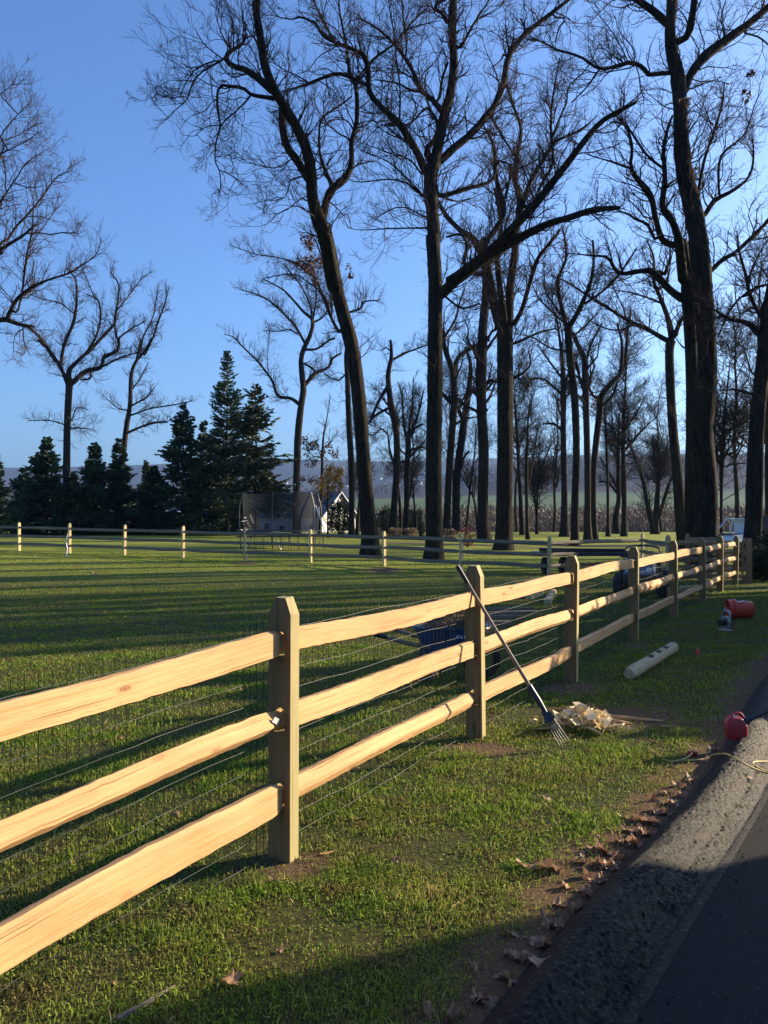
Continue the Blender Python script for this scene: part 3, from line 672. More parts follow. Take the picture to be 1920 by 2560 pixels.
    for P,R,L,si in big:
        n=int(L*(2.9 if Y<40 else 3.8)*dens*(.35 if si==0 and R[0]>.15 else 1.0))
        if n<1: continue
        t0=.5 if (si==0 and R[0]>.15) else .08
        if si==0 and L>6:
            n=int(L*.5*dens)
        q=spawn(rng,P[None],R[None],n,t0,1.0,.85,1,np.array([2.2*tw]),.5,.035,.22)
        # thinner limbs -> shorter shoots
        Qs.append(q)
    for P1,R1,L1 in par:
        Qs.append(spawn(rng,P1,R1,max(2,int(4*dens)),.15,1,.7,1,np.full(len(P1),1.7*tw),.6,.03,.18))
    Q=[np.concatenate([q[k] for q in Qs]) for k in range(4)]
    P1,R1=grow(rng,Q[0],Q[1],Q[2],np.clip(Q[3],.016,.042),9,.25,.05,1,.3)
    V,Fc,_=tubes(P1,np.maximum(R1,minr*.55),3); C.add(V,Fc); lastP,lastR,lastL=P1,R1,Q[2]
    q=spawn(rng,P1,R1,6,.15,1,.7,.48,Q[2],.7,.014,.12); P2,R2=grow(rng,q[0],q[1],q[2],np.clip(q[3],.006,.014),6,.19,.05,1,.4)
    V,Fc,_=tubes(P2,np.maximum(R2,minr*.42),3); C.add(V,Fc); tips.append(P2[:,-1])
    if fine:
        q=spawn(rng,P2,R2,max(2,lvl3-1),.2,1,.6,.55,q[2],.8,.006,.12); P3,R3=grow(rng,q[0],q[1],q[2],np.clip(q[3],.003,.006),4,.15,.05,1,.6)
        V,Fc,_=tubes(P3,np.maximum(R3,minr*.3),3); C.add(V,Fc); tips.append(P3[:,-1])
    link('trunk',T.mesh('trunk'),MAT[barkm],tr); link('crown',C.mesh('crown',False),MAT[twig],tr)
    if leaves:
        for (px,py,rp,cnt,size,mt) in leaves:
            c=np.array([X(px,Y),Y,Z(py,Y)])-base; r=rp/F*Y
            cc=c+rng.normal(0,.5,(max(3,cnt//25),3))*r; Cc=cc[rng.integers(0,len(cc),cnt)]+rng.normal(0,.22,(cnt,3))*r
            V,Fc=leaf_quads(rng,Cc,size); o=link('leaves',raw_mesh('leaves',V,Fc),MAT[mt],tr)
    return tr
# ---- the leaning oak
make_tree('big oak leaning left with a forked trunk, just left of the straight centre oak',33.5,[
('T5',[(950,2160,122),(945,2040,106),(925,1800,96),(900,1500,90),(868,1100,90),(825,800,92),(745,500,84),(685,200,84),(650,50,84)]),
('T1',[(1070,1620,88),(1020,1350,78),(975,1220,76),(945,1100,60),(935,950,60),(905,820,58),(850,700,55),(790,600,52),(735,500,50),(690,400,48),(662,280,46),(650,180,42),(628,80,42),(630,0,40),(640,-150,32),(610,-320,18)]),
('T1',[(925,1010,50),(860,900,44),(800,820,42),(778,720,42),(772,650,38),(768,600,30)]),
('T1',[(1000,1230,46),(1040,1080,44),(1120,1010,42),(1160,920,32),(1160,800,28),(1190,680,26),(1185,500,24),(1150,400,20),(1130,250,16),(1100,100,12),(1090,0,10),(1100,-120,6)]),
('T1',[(1060,1050,24),(1010,940,22),(985,850,15),(985,700,12),(1010,650,12),(1100,590,10),(1165,540,8)]),
('T1',[(1185,480,16),(1230,420,14),(1300,320,13),(1400,250,12),(1480,150,10),(1600,30,7)]),
('T1',[(725,515,44),(640,440,42),(560,390,34),(490,370,30),(455,320,30),(500,278,20),(550,250,15),(575,195,10)]),
('T1',[(460,325,14),(380,370,12),(330,400,10),(275,460,10),(240,560,8),(170,620,6),(130,660,4)]),
('T1',[(430,330,9),(300,380,8),(230,470,6),(190,550,6),(60,530,3)]),('T1',[(490,280,12),(440,200,8),(400,80,4)]),('T1',[(440,330,8),(340,250,6),(280,150,4)]),
('T1',[(550,240,9),(560,120,6),(540,0,4)]),('T1',[(500,280,9),(500,150,6),(470,20,4)]),
('T1',[(728,552,28),(650,540,22),(600,530,20),(550,490,18),(480,485,18),(425,480,15),(410,560,14),(420,650,12),(430,700,10),(405,800,9),(400,900,8),(430,980,6),(425,1100,4)]),
('T1',[(600,540,12),(520,620,10),(450,680,9),(420,730,8)]),('T1',[(430,700,8),(350,710,6),(290,760,4)]),
('T1',[(428,950,6),(500,990,5),(560,1040,3)]),('T1',[(890,990,9),(820,1010,8),(800,1100,6),(740,1120,4)]),
('T1',[(815,900,8),(750,940,6),(650,930,5),(540,890,3)]),('T1',[(920,1190,8),(850,1150,6),(740,1200,4),(660,1190,3)]),
('T1',[(990,860,8),(900,870,6),(880,900,5)]),('T1',[(1185,720,8),(1250,700,6),(1330,600,4)])],1,dens=1.5,twig='twigred')
# ---- straight centre oak
make_tree('tallest straight oak at centre with two long bare arms sweeping right',31.5,[
('T5',[(1360,2190,120),(1365,2060,110),(1360,1800,105),(1360,1500,102),(1368,1000,100),(1370,700,92),(1370,400,90),(1350,100,86)]),
('T2',[(515,1960,88),(510,1600,88),(490,1350,92),(490,1200,95),(530,1080,78),(548,980,72),(590,800,70),(630,650,62),(655,450,56),(645,250,56),(645,100,58),(655,0,52),(670,-250,36),(640,-500,15)]),
('T2',[(610,170,34),(560,80,26),(500,60,26),(530,20,22),(590,0,15)]),
('T2',[(455,1200,58),(400,1060,52),(330,940,48),(270,850,48),(160,750,42),(70,640,38),(60,500,36),(50,420,32),(0,350,28)]),
('T1',[(1260,400,26),(1240,320,24),(1180,280,22),(1080,240,20),(1000,200,18),(960,130,14),(870,95,12),(820,110,8),(740,90,5)]),
('T1',[(1250,480,22),(1150,430,22),(1070,415,20),(930,465,16),(860,490,12),(770,515,8)]),('T1',[(930,465,10),(850,420,8),(800,400,6),(720,350,4)]),
('T1',[(1060,225,14),(1000,100,12),(960,30,10),(930,-60,7)]),
('T2',[(490,1130,46),(462,1060,50),(475,1000,40),(530,950,28),(535,850,28),(500,780,20),(450,740,18),(400,800,14),(330,860,12),(200,870,8)]),
('T2',[(560,760,50),(500,690,34),(420,620,30),(370,500,28),(310,400,26),(240,310,22),(170,240,16),(90,180,14),(0,130,12)]),
('T2',[(420,640,16),(340,620,14),(280,580,13),(180,560,10),(100,550,8)]),('T2',[(320,400,15),(320,270,12),(300,150,12),(290,0,10),(280,-150,6)]),
('T2',[(275,830,15),(275,600,12),(250,400,12),(240,250,10),(210,100,8),(190,-60,5)]),('T2',[(550,690,20),(570,540,17),(610,430,15)]),
('T2',[(0,520,16),(100,400,14),(240,300,12),(330,200,10),(430,170,8),(560,140,6)]),
('T2',[(560,1110,52),(640,1030,52),(760,930,50),(880,790,52),(930,720,46),(990,560,45),(1020,400,40),(1110,260,36),(1200,180,32),(1330,80,28),(1420,10,24),(1500,-60,18),(1600,-200,10)]),
('T2',[(1030,390,26),(995,372,20),(985,400,12),(960,430,9),(920,460,8)]),('T2',[(1130,230,18),(1140,190,15),(1110,130,13)]),
('T2',[(690,340,20),(740,250,18),(800,140,14),(880,20,10),(930,-80,6)]),('T2',[(790,150,10),(860,110,8),(960,60,6),(1000,0,5)]),('T2',[(1330,120,14),(1430,130,13),(1380,180,12),(1350,300,8)]),
('T2',[(440,1360,20),(330,1270,15),(200,1240,12),(0,1260,8),(-80,1240,5)]),('T2',[(435,1220,16),(340,1100,12),(200,1060,8),(50,1000,5)]),('T2',[(440,1350,12),(300,1210,12),(180,1110,9),(0,1040,5)]),
('T2',[(455,1575,14),(200,1580,10),(0,1590,6),(-90,1570,4)]),('T2',[(450,1500,11),(330,1440,9),(230,1440,8),(100,1520,5)]),
('T2',[(530,1345,34),(600,1350,32),(700,1310,30),(830,1280,26),(920,1240,24),(935,1150,22),(960,1110,14),(1050,1140,8)]),
('T5',[(1400,490,74),(1480,410,66),(1600,320,62),(1659,275,60)]),
('T2',[(600,1950,66),(700,1895,74),(850,1780,76),(1000,1690,72),(1100,1640,62),(1300,1545,50),(1450,1500,46),(1560,1460,46),(1659,1440,42),(1720,1436,34),(1797,1434,28)]),
('T2',[(850,1775,62),(960,1680,62),(1070,1560,60),(1200,1420,58),(1330,1260,50),(1450,1100,46),(1560,960,42),(1659,850,38),(1750,790,34),(1905,710,20)]),
('T5',[(1415,780,16),(1500,640,14),(1530,520,12),(1560,450,9)]),('T5',[(1440,500,16),(1500,550,14),(1560,575,14),(1659,540,10)]),
('T2',[(900,800,18),(960,900,16),(1020,1000,14),(1080,1090,10)]),('T2',[(1010,580,14),(1050,720,12),(1110,880,11),(1090,1060,8)])],2,dens=1.5,twig='twigred')
# ---- third big oak, branching high
make_tree('thick oak just right of the centre oak whose trunk splits into three upright stems',43,[
('T6',[(135,1790,112),(140,1700,100),(142,1400,92),(145,900,92),(145,650,92),(143,500,90)]),
('T6',[(115,500,60),(85,380,56),(60,250,50),(40,130,46),(20,0,42)]),('T6',[(140,470,44),(125,350,38),(105,200,34),(95,80,30)]),
('T6',[(168,500,55),(170,380,50),(175,250,46),(195,90,42),(205,0,40)]),
('T2',[(1062,1720,50),(1095,1500,46),(1100,1350,40),(1070,1250,35),(1080,1100,30),(1110,900,22),(1050,700,15),(1010,570,9)]),
('T2',[(880,1660,44),(985,1500,40),(980,1380,38),(940,1220,28),(930,1050,24),(900,950,16),(830,830,8)]),
('T6',[(190,490,28),(240,400,26),(290,230,24),(340,90,22),(420,0,16),(460,-60,9)]),
('T2',[(1100,1480,40),(1180,1250,30),(1280,1080,26),(1350,980,22),(1480,920,18),(1560,870,12),(1640,800,6)]),('T2',[(1200,1440,26),(1250,1280,22),(1330,1130,20),(1320,900,18),(1330,700,15),(1380,400,8)]),
('T2',[(1330,950,16),(1380,820,14),(1430,700,12),(1440,600,10),(1560,480,8),(1659,300,5)]),('T2',[(1000,1380,20),(1050,1200,16),(1120,1160,12),(1230,1100,10),(1300,1040,7)]),
('T6',[(190,600,18),(260,570,16),(350,530,12),(440,510,8)]),('T6',[(188,800,18),(240,770,15),(290,720,12),(280,640,9)])],3,dens=1.4,twig='twigred')
make_tree('knobbly dark oak trunk between the centre oak and the three-stemmed oak',60,[
('F8',[(1210,1180,82),(1205,1080,68),(1202,900,64),(1205,650,62),(1195,400,60),(1190,200,65),(1200,0,60)]),
('T2',[(846,2330,68),(870,1950,52),(830,1740,48),(780,1650,44),(700,1600,34),(600,1500,32),(540,1400,24),(480,1280,14)]),
('T2',[(868,1960,45),(900,1800,40),(960,1700,38),(970,1500,26),(930,1300,16)]),('F8',[(1210,280,26),(1240,240,22),(1290,250,14)]),
('T2',[(800,1900,30),(720,1820,28),(740,1700,24),(700,1620,20),(600,1640,12)]),('F8',[(1170,330,18),(1120,300,14),(1060,400,8)])],4,dens=1.1,auto=(8,6,.55))
make_tree('pair of dark trunks joined at the foot, left stem of two beside the centre oak',80,[
('F8',[(985,1135,50),(990,1050,42),(1000,800,40),(1030,400,42),(1025,200,36),(980,60,30),(960,-60,20)]),
('F8',[(1030,180,30),(1060,100,26),(1150,40,24),(1240,0,16)]),('F8',[(1005,370,24),(960,310,20),(910,230,14)]),('F8',[(1045,1130,46),(1045,1000,42),(1050,800,44),(1090,500,46),(1120,300,36),(1130,150,22),(1100,40,14)]),
('F8',[(1080,470,25),(1045,390,22),(1000,330,16)]),('F8',[(1130,310,22),(1160,290,20),(1215,260,16)]),('F8',[(1060,800,16),(1090,700,14),(1125,655,10)])],5,dens=.8,auto=(8,7,.5),lvl3=4)
make_tree('crooked knobbly tree behind the low tan hedge, left of the centre oak',76,[
('F8',[(668,1125,46),(675,1000,40),(690,800,40),(690,550,38),(660,400,38),(640,220,30),(660,100,22),(655,0,14)]),
('F8',[(640,270,22),(580,370,18),(530,490,14)]),('F8',[(650,400,18),(560,450,14),(520,500,10)]),('F8',[(680,110,14),(760,70,12),(870,30,8)]),
('F8',[(680,750,14),(650,650,14),(640,560,10)]),('F8',[(600,520,10),(560,560,9),(525,560,6)])],6,dens=.9,auto=(6,5,.5),lvl3=4)
make_tree('straight mid-size tree with a fanning crown behind the low tan hedge',78,[
('F8',[(745,1120,36),(750,950,30),(750,800,30),(760,620,32),(755,560,30)]),('F8',[(745,570,20),(730,470,15),(725,350,10),(700,250,7)]),
('F8',[(775,570,20),(800,520,16),(850,500,10)]),('F8',[(765,560,18),(815,450,13),(850,300,8)]),('F8',[(775,690,14),(810,650,12),(860,600,8)]),('F8',[(760,560,14),(780,400,11),(790,220,6)])],7,dens=1,auto=(5,4,.7),lvl3=4)
make_tree('slim tree with dead leaf clusters half hidden behind the leaning oak',66,[
('F8',[(425,1150,42),(425,1050,34),(425,800,38),(410,500,34),(400,250,30),(390,100,22),(400,0,20),(380,-150,16),(340,-330,12)]),
('T5',[(740,720,24),(680,600,18),(600,400,16),(530,330,14),(470,280,12),(340,240,8),(200,220,6),(60,170,4)]),
('T5',[(690,600,12),(640,480,11),(540,400,9),(440,350,8),(250,380,5)]),('T5',[(700,640,12),(690,480,10),(620,200,8),(560,60,5)]),
('T5',[(800,600,12),(890,570,14),(900,530,12),(1000,520,7)]),('F8',[(390,200,12),(340,240,8),(260,200,5)])],8,dens=1.7,leaves=[(780,660,34,420,.16,'deadleaf'),(775,610,24,200,.15,'deadleaf'),(880,690,16,60,.15,'deadleaf')],twig='twigred')
make_tree('S-curved tree with a crooked dead left arm rising beside the trampoline',84,[
('T5',[(470,2060,58),(470,1900,48),(470,1700,46),(480,1400,46),(500,1200,42),(515,1100,40),(505,1000,36),(500,900,32),(520,830,32),(560,740,28),(575,650,24),(520,600,18),(450,520,14),(380,450,11),(250,380,7)]),
('T5',[(490,1195,26),(430,1155,20),(350,1140,20),(310,1040,14),(230,930,12),(130,830,10),(60,760,8),(0,740,4)]),
('T5',[(520,1075,26),(590,995,26),(650,970,18),(690,940,18),(700,900,16),(760,860,12)]),('T5',[(530,810,18),(470,700,16),(400,620,14),(330,550,12),(230,490,9),(100,450,5)]),
('T5',[(580,665,16),(640,630,12),(680,560,9)]),('T5',[(470,740,10),(430,710,9),(350,720,7),(250,715,5)]),('T5',[(530,840,18),(600,835,15),(680,780,13),(720,765,8)]),('T5',[(520,930,14),(570,960,14),(600,990,12)]),
('T5',[(570,700,14),(560,560,12),(500,430,9),(420,330,6)]),('T5',[(575,650,12),(600,500,10),(590,380,7)]),('T5',[(290,1000,5),(280,850,4),(300,700,3)])],9,dens=1.4,tw=.95,barkm='bark2',lvl3=4)
# ---- left side
make_tree('bare tree with forked spreading crown above the left spruces',78,[
('F7',[(360,1045,34),(362,950,27),(362,750,38),(366,500,36),(375,300,36),(378,245,38)]),
('F7',[(372,250,26),(350,190,22),(320,130,20),(270,60,18),(210,0,16)]),('T4',[(385,2225,22),(300,2090,22),(240,2020,20),(180,1975,18)]),
('F7',[(330,135,18),(350,30,16),(368,-20,15)]),('T4',[(425,2195,22),(450,2080,22),(500,1970,22),(520,1880,20),(530,1780,14),(520,1650,12),(460,1580,8)]),
('F7',[(385,240,28),(375,170,26),(430,110,18),(480,60,14),(520,-5,13)]),('T4',[(600,2170,25),(700,2060,22),(790,1960,18),(800,1880,16),(820,1700,10),(760,1600,7)]),
('F7',[(400,230,28),(470,170,26),(550,150,22),(570,90,18),(640,60,16),(650,0,14)]),('T4',[(715,2200,22),(820,2130,20),(800,2030,14),(790,1900,10)]),('T4',[(820,2060,15),(900,2000,10),(1010,1940,8)]),
('F7',[(490,170,12),(500,200,11),(480,215,11),(440,215,9)]),('F7',[(560,145,12),(650,100,10),(760,65,7)]),('T4',[(620,2150,15),(690,1960,15),(680,1800,11),(600,1760,7)]),
('F7',[(380,482,9),(440,480,8),(520,490,4)]),('F7',[(350,462,8),(280,440,6),(150,440,4)]),('F7',[(390,445,8),(420,370,6),(480,380,4)]),
('T4',[(520,1900,10),(420,1820,8),(300,1790,6),(180,1750,4)]),('T4',[(660,1800,8),(600,1650,7),(560,1560,5)]),('T4',[(800,1880,10),(880,1780,8),(980,1650,6),(1050,1600,4)])],10,dens=1.25,tw=.95,twig='twigred',barkm='bark2',lvl3=4)
make_tree('slender leaning bare tree with upswept crown right of the forked one',80,[
('F7',[(640,1045,34),(645,950,28),(660,850,28),(670,650,30),(690,480,28),(710,350,24),(715,200,20),(740,120,16),(790,60,14),(830,-10,12)]),
('T4',[(1000,2180,13),(1060,2050,13),(1090,1950,14),(1130,1850,10),(1170,1700,6)]),('F7',[(740,130,14),(755,60,12),(770,-5,10)]),('T4',[(965,2190,12),(990,2050,12),(1060,1900,8),(1090,1700,5)]),
('F7',[(700,505,15),(780,470,12),(850,450,12),(915,448,9)]),('F7',[(712,412,11),(820,375,8),(970,350,7),(1050,330,3)]),('F7',[(720,358,10),(800,310,8),(850,250,4)]),('F7',[(718,275,9),(770,200,7),(810,120,4)]),('F7',[(705,385,9),(640,370,6),(560,300,3)])],11,dens=1.3,tw=.85,twig='twigred',barkm='bark2',lvl3=4)
make_tree('bare tree reaching in from beyond the left edge of the picture',44,[
('N',[(-190,1385,52),(-185,1000,44),(-170,900,42),(-120,835,36),(-60,810,22)]),
('T4',[(-170,1990,44),(0,1935,38),(50,1935,35),(130,1965,28),(240,1980,12)]),('T4',[(60,1900,30),(120,1790,25),(220,1710,22),(330,1660,16),(480,1610,14),(560,1560,10),(650,1500,8),(690,1430,5)]),
('N',[(-120,850,30),(-100,740,26),(-60,680,22),(0,625,20)]),('T4',[(0,1450,24),(80,1400,22),(160,1350,20),(230,1290,12)]),('T4',[(0,1400,18),(60,1370,18),(110,1290,18),(180,1220,16),(280,1100,13),(380,960,10),(440,920,7),(510,900,4)]),
('T4',[(190,1340,11),(260,1330,10),(350,1345,9),(430,1330,8),(550,1340,4)]),('T4',[(120,1890,16),(150,1760,14),(170,1600,16),(190,1450,14),(220,1330,12),(230,1150,8)]),('T4',[(200,1450,10),(260,1350,8),(330,1250,6),(380,1180,4)]),
('N',[(-80,690,20),(-50,600,18),(0,505,14)]),('T4',[(0,1120,14),(80,1000,12),(130,930,10),(180,850,8),(330,750,4)]),('T4',[(30,1050,9),(40,950,8),(20,800,6)]),
('N',[(-60,560,16),(-30,440,13),(0,386,11)]),('T4',[(0,790,11),(100,740,8),(200,690,6),(320,600,3)]),('T4',[(0,660,10),(100,540,8),(200,440,4)]),('T4',[(0,380,8),(60,330,5),(110,290,3)]),
('T4',[(0,700,9),(120,660,7),(260,570,4)]),('T4',[(100,990,9),(200,1020,7),(300,1010,4)]),('T4',[(160,1975,10),(165,2080,8),(210,2180,4)]),('T4',[(150,1990,9),(100,2050,6),(90,2180,4)])],12,dens=1.15,twig='twigred',barkm='bark2')
# ---- right side
make_tree('biggest oak at right, thick trunk with broad arm sweeping up to the right edge',30,[
('T6',[(1305,1850,190),(1305,1760,150),(1302,1600,132),(1300,1400,127),(1268,1100,135),(1290,900,130),(1310,700,106),(1300,500,106),(1275,200,110),(1255,0,110)]),
('T3',[(1225,1900,125),(1190,1600,122),(1145,1350,120),(1100,1150,110),(1075,900,96),(1070,700,92),(1050,500,92),(1012,350,76),(1003,200,70),(1010,100,66),(1020,0,74),(1030,-200,60),(1010,-420,30)]),
('T3',[(985,160,55),(900,80,48),(830,30,45),(770,-10,42),(650,-90,35),(500,-200,20)]),('T3',[(1050,280,48),(1120,240,50),(1150,120,48),(1165,0,45),(1170,-150,34)]),
('T3',[(1105,590,55),(1150,490,56),(1240,380,65),(1400,260,60),(1540,160,50),(1659,60,45),(1760,-20,40),(1900,-100,26)]),
('T3',[(1000,490,30),(910,495,28),(850,500,26),(820,450,30),(730,420,28),(650,440,22),(530,460,20),(400,380,18),(240,330,14),(170,290,10),(60,245,8)]),('T3',[(530,460,13),(450,580,11),(340,690,8)]),
('T3',[(1500,220,14),(1600,250,12),(1659,300,11)]),('T3',[(1500,200,12),(1420,200,9),(1330,200,6)]),
('T3',[(1230,1450,36),(1290,1350,32),(1350,1310,30),(1430,1270,22),(1530,1180,18),(1560,1050,14),(1550,900,8)]),('T3',[(1330,1310,18),(1330,1100,18),(1370,1010,15),(1500,900,12),(1570,700,8),(1620,600,5)]),
('T3',[(1190,1290,22),(1220,1130,22),(1240,1040,20),(1290,900,18),(1350,700,16),(1365,550,8)]),('T3',[(1270,1820,32),(1350,1740,30),(1450,1680,28),(1659,1480,22),(1760,1400,14)]),
('T3',[(1140,600,10),(1200,570,9),(1300,540,7),(1400,560,4)]),('T3',[(720,415,10),(680,320,9),(600,190,7),(480,50,5)]),('T3',[(690,420,8),(650,340,6)]),('T3',[(1150,1090,10),(1220,1050,8),(1300,900,6)])],20,dens=1.35,leaves=[(1868,228,15,90,.07,'deadleaf'),(1872,185,14,80,.07,'deadleaf'),(1715,245,14,120,.06,'deadleaf')],twig='twigred')
make_tree('dark oak trunk standing close behind the left side of the biggest right oak',33,[
('T6',[(1215,1830,120),(1216,1740,86),(1218,1600,78),(1220,1400,80),(1225,1000,75),(1220,700,70),(1207,450,72),(1198,330,76),(1185,150,60),(1160,0,56)]),
('T3',[(1090,1880,68),(1065,1650,60),(1045,1550,48),(1000,1450,42),(950,1380,40),(970,1200,35),(960,1000,25),(990,850,20),(1020,770,12)]),
('T6',[(1170,340,50),(1110,300,44),(1070,260,42),(990,180,38),(920,178,28),(800,190,24),(740,100,18),(650,90,12),(560,80,7)]),
('T3',[(1030,1640,42),(950,1600,40),(905,1450,38),(870,1300,38),(770,1180,34),(740,1100,26),(750,980,20),(710,850,16),(650,790,9)]),
('T3',[(740,1130,17),(640,1090,14),(540,1060,10),(440,1030,6)]),('T3',[(960,1130,20),(850,1040,18),(780,940,18),(700,830,16),(600,820,8)]),('T3',[(900,1600,24),(850,1500,22),(780,1470,16),(700,1420,12),(620,1420,6)]),
('T3',[(960,1370,18),(980,1250,16),(1040,1200,8)]),('T6',[(1000,200,30),(1050,180,28),(1065,195,24),(1090,120,16),(1100,60,8)])],21,dens=1.3)
make_tree('slim oak with a clean Y fork left of the biggest right oak',50,[
('T6',[(1168,1760,66),(1160,1690,58),(1140,1400,60),(1112,1100,52),(1095,800,50),(1090,640,50),(1100,580,54)]),
('T6',[(1070,575,30),(960,510,25),(850,460,22),(740,390,18),(640,330,14),(500,240,10),(400,200,6)]),('T6',[(1105,560,40),(1080,440,30),(1030,310,24),(1000,230,18),(1000,100,12),(960,0,7)]),
('T6',[(1120,560,34),(1140,500,26),(1175,430,18)]),('T6',[(1060,370,14),(960,330,12),(860,300,9),(780,290,5)]),('T6',[(900,480,12),(800,520,10),(700,500,7),(600,440,4)]),('T6',[(840,460,10),(820,380,8),(760,260,6)])],22,dens=1.3,twig='twigred')
make_tree('dark straight trunk with flared foot, left one of the crossing pair in the grove',75,[
('T6',[(487,1710,58),(487,1600,42),(485,1400,35),(480,1100,32),(480,850,32),(470,650,20),(440,450,12)]),('T6',[(495,910,15),(430,850,14),(360,800,12),(250,800,9),(190,790,5)]),('T6',[(482,1115,15),(430,1060,14),(360,1060,9)]),('T6',[(475,800,14),(400,700,12),(330,600,8)]),('T6',[(490,900,14),(515,890,12),(510,820,8)])],23,dens=1,auto=(7,6,.5),lvl3=4)
make_tree('tall curving trunk with narrow fork high up, in front of the grove',52,[
('T6',[(547,1775,66),(547,1700,46),(548,1500,42),(555,1200,40),(545,900,42),(520,700,40),(505,500,44)]),('T6',[(495,500,30),(480,430,26),(450,300,22),(450,220,20),(495,110,16),(490,0,12),(470,-80,7)]),
('T6',[(515,500,34),(570,400,27),(640,230,20),(655,100,15),(650,0,12)]),('T6',[(600,370,15),(700,300,14),(800,200,13),(900,50,9)]),('T6',[(490,480,14),(400,400,11),(330,320,8),(280,200,5)]),('T6',[(470,440,12),(380,300,9),(370,180,6)]),('T6',[(530,560,14),(600,500,11),(680,420,7)]),('T6',[(500,640,13),(400,620,10),(300,560,7),(200,540,4)])],24,dens=1.6,twig='twigred')
make_tree('grey straight trunk overlapping the dark one in the middle of the grove',62,[
('T6',[(622,1740,52),(620,1600,38),(620,1400,36),(615,1100,36),(605,800,36),(600,680,32),(560,600,22),(530,540,14)]),('T6',[(605,720,18),(640,600,14),(700,480,9)]),('T6',[(610,850,14),(570,780,12),(540,680,8)])],25,dens=1,auto=(8,6,.55),barkm='bark2',lvl3=4)
make_tree('dark trunk bending right at the top, just right of the grey one',64,[
('T6',[(660,1740,48),(655,1600,36),(652,1400,34),(665,1200,36),(690,1000,38),(700,900,36),(760,820,28),(810,760,24),(818,600,16),(790,480,10)]),('T6',[(820,770,18),(840,650,20),(850,500,14),(870,400,8)]),('T6',[(690,920,15),(640,880,14),(620,750,10)]),('T6',[(700,960,18),(760,900,14),(790,820,10)])],26,dens=1.2,leaves=[(1488,1005,26,160,.13,'deadleaf')],lvl3=4)
make_tree('thin pole-like tree between the bending trunk and the bulging one',76,[('T6',[(737,1712,28),(737,1600,18),(735,1400,16),(725,1100,14),(712,950,8)])],27,dens=1,auto=(6,3,.6),lvl3=3)
make_tree('tree with a bulging curved foot in the far grove',86,[('T6',[(785,1690,50),(783,1600,36),(798,1500,26),(796,1400,26),(800,1200,16),(800,1000,10)]),('T6',[(790,1460,16),(740,1400,12),(680,1390,8)]),('T6',[(795,1440,15),(750,1350,12),(690,1250,8)])],28,dens=1.4,auto=(8,4,.5),lvl3=4)
make_tree('many-branched round-headed tree right of the bulging foot',76,[('T6',[(830,1712,40),(830,1600,30),(830,1400,27),(825,1200,26),(828,1000,16),(840,800,9),(850,650,5)]),('T6',[(828,1220,16),(870,1170,16),(950,1080,10),(1020,1020,5)]),('T6',[(825,1200,14),(780,1130,10),(740,1050,6)]),('T6',[(830,1100,12),(900,1000,9),(950,900,5)]),('T6',[(828,1250,12),(880,1230,10),(920,1330,6)])],29,dens=2,auto=(14,4.5,.45),lvl3=4)
make_tree('V-shaped three-stemmed tree at the far edge of the lawn',84,[('T6',[(1010,1695,52),(1012,1640,36),(1020,1500,30),(1030,1350,20),(1030,1200,12)]),('T6',[(1000,1680,34),(960,1500,23),(930,1350,20),(880,1220,14),(860,1150,9)]),('T6',[(1030,1600,22),(1080,1430,18),(1110,1360,13),(1130,1300,8)]),('T6',[(1030,1360,12),(1070,1240,9),(1080,1150,5)]),('T6',[(1025,1400,12),(1000,1250,10),(995,1150,6)])],30,dens=2.2,auto=(9,3.5,.5),lvl3=4)
make_tree('leaning oak at the right edge rising behind the pale truck cab',27,[
('T6',[(1565,1850,130),(1570,1760,104),(1578,1600,94),(1583,1400,92),(1592,1100,80),(1620,800,78),(1640,600,72),(1659,400,60),(1690,200,50),(1700,0,36)]),
('T6',[(1630,570,42),(1550,480,34),(1450,460,22),(1370,420,15),(1350,400,8)]),('T6',[(1640,480,28),(1560,330,22),(1530,200,18),(1490,50,13),(1480,-50,7)]),('T6',[(1500,330,17),(1600,270,16),(1720,250,10)]),('T6',[(1490,340,14),(1430,420,13),(1370,560,10)]),
('T6',[(1600,900,20),(1540,880,16),(1460,860,12),(1380,870,6)]),('T6',[(1545,300,14),(1560,180,11),(1620,60,7)]),('T6',[(1540,210,10),(1620,180,8),(1700,160,5)])],31,dens=1.7,twig='twigred',tw=.85)
make_tree('thin dark tree with tangled crown between the two right oaks',42,[('T6',[(1390,1800,24),(1390,1650,17),(1390,1450,18),(1393,1270,30),(1400,1150,20),(1408,1000,14),(1425,850,10),(1440,700,6)]),('T6',[(1392,1290,26),(1360,1260,20),(1370,1180,14)]),('T6',[(1400,1310,10),(1460,1290,9),(1530,1285,6)]),('T6',[(1410,1150,10),(1470,1160,9),(1560,1210,6)]),('T6',[(1395,1150,10),(1350,1080,8),(1360,980,5)])],32,dens=1.6,auto=(10,2.8,.45),lvl3=4)
make_tree('dark trunk cut off by the right edge of the picture',48,[('T6',[(1662,1790,46),(1658,1600,30),(1655,1300,28),(1660,1000,26),(1665,700,20)])],33,dens=1,auto=(10,5,.45),lvl3=4)
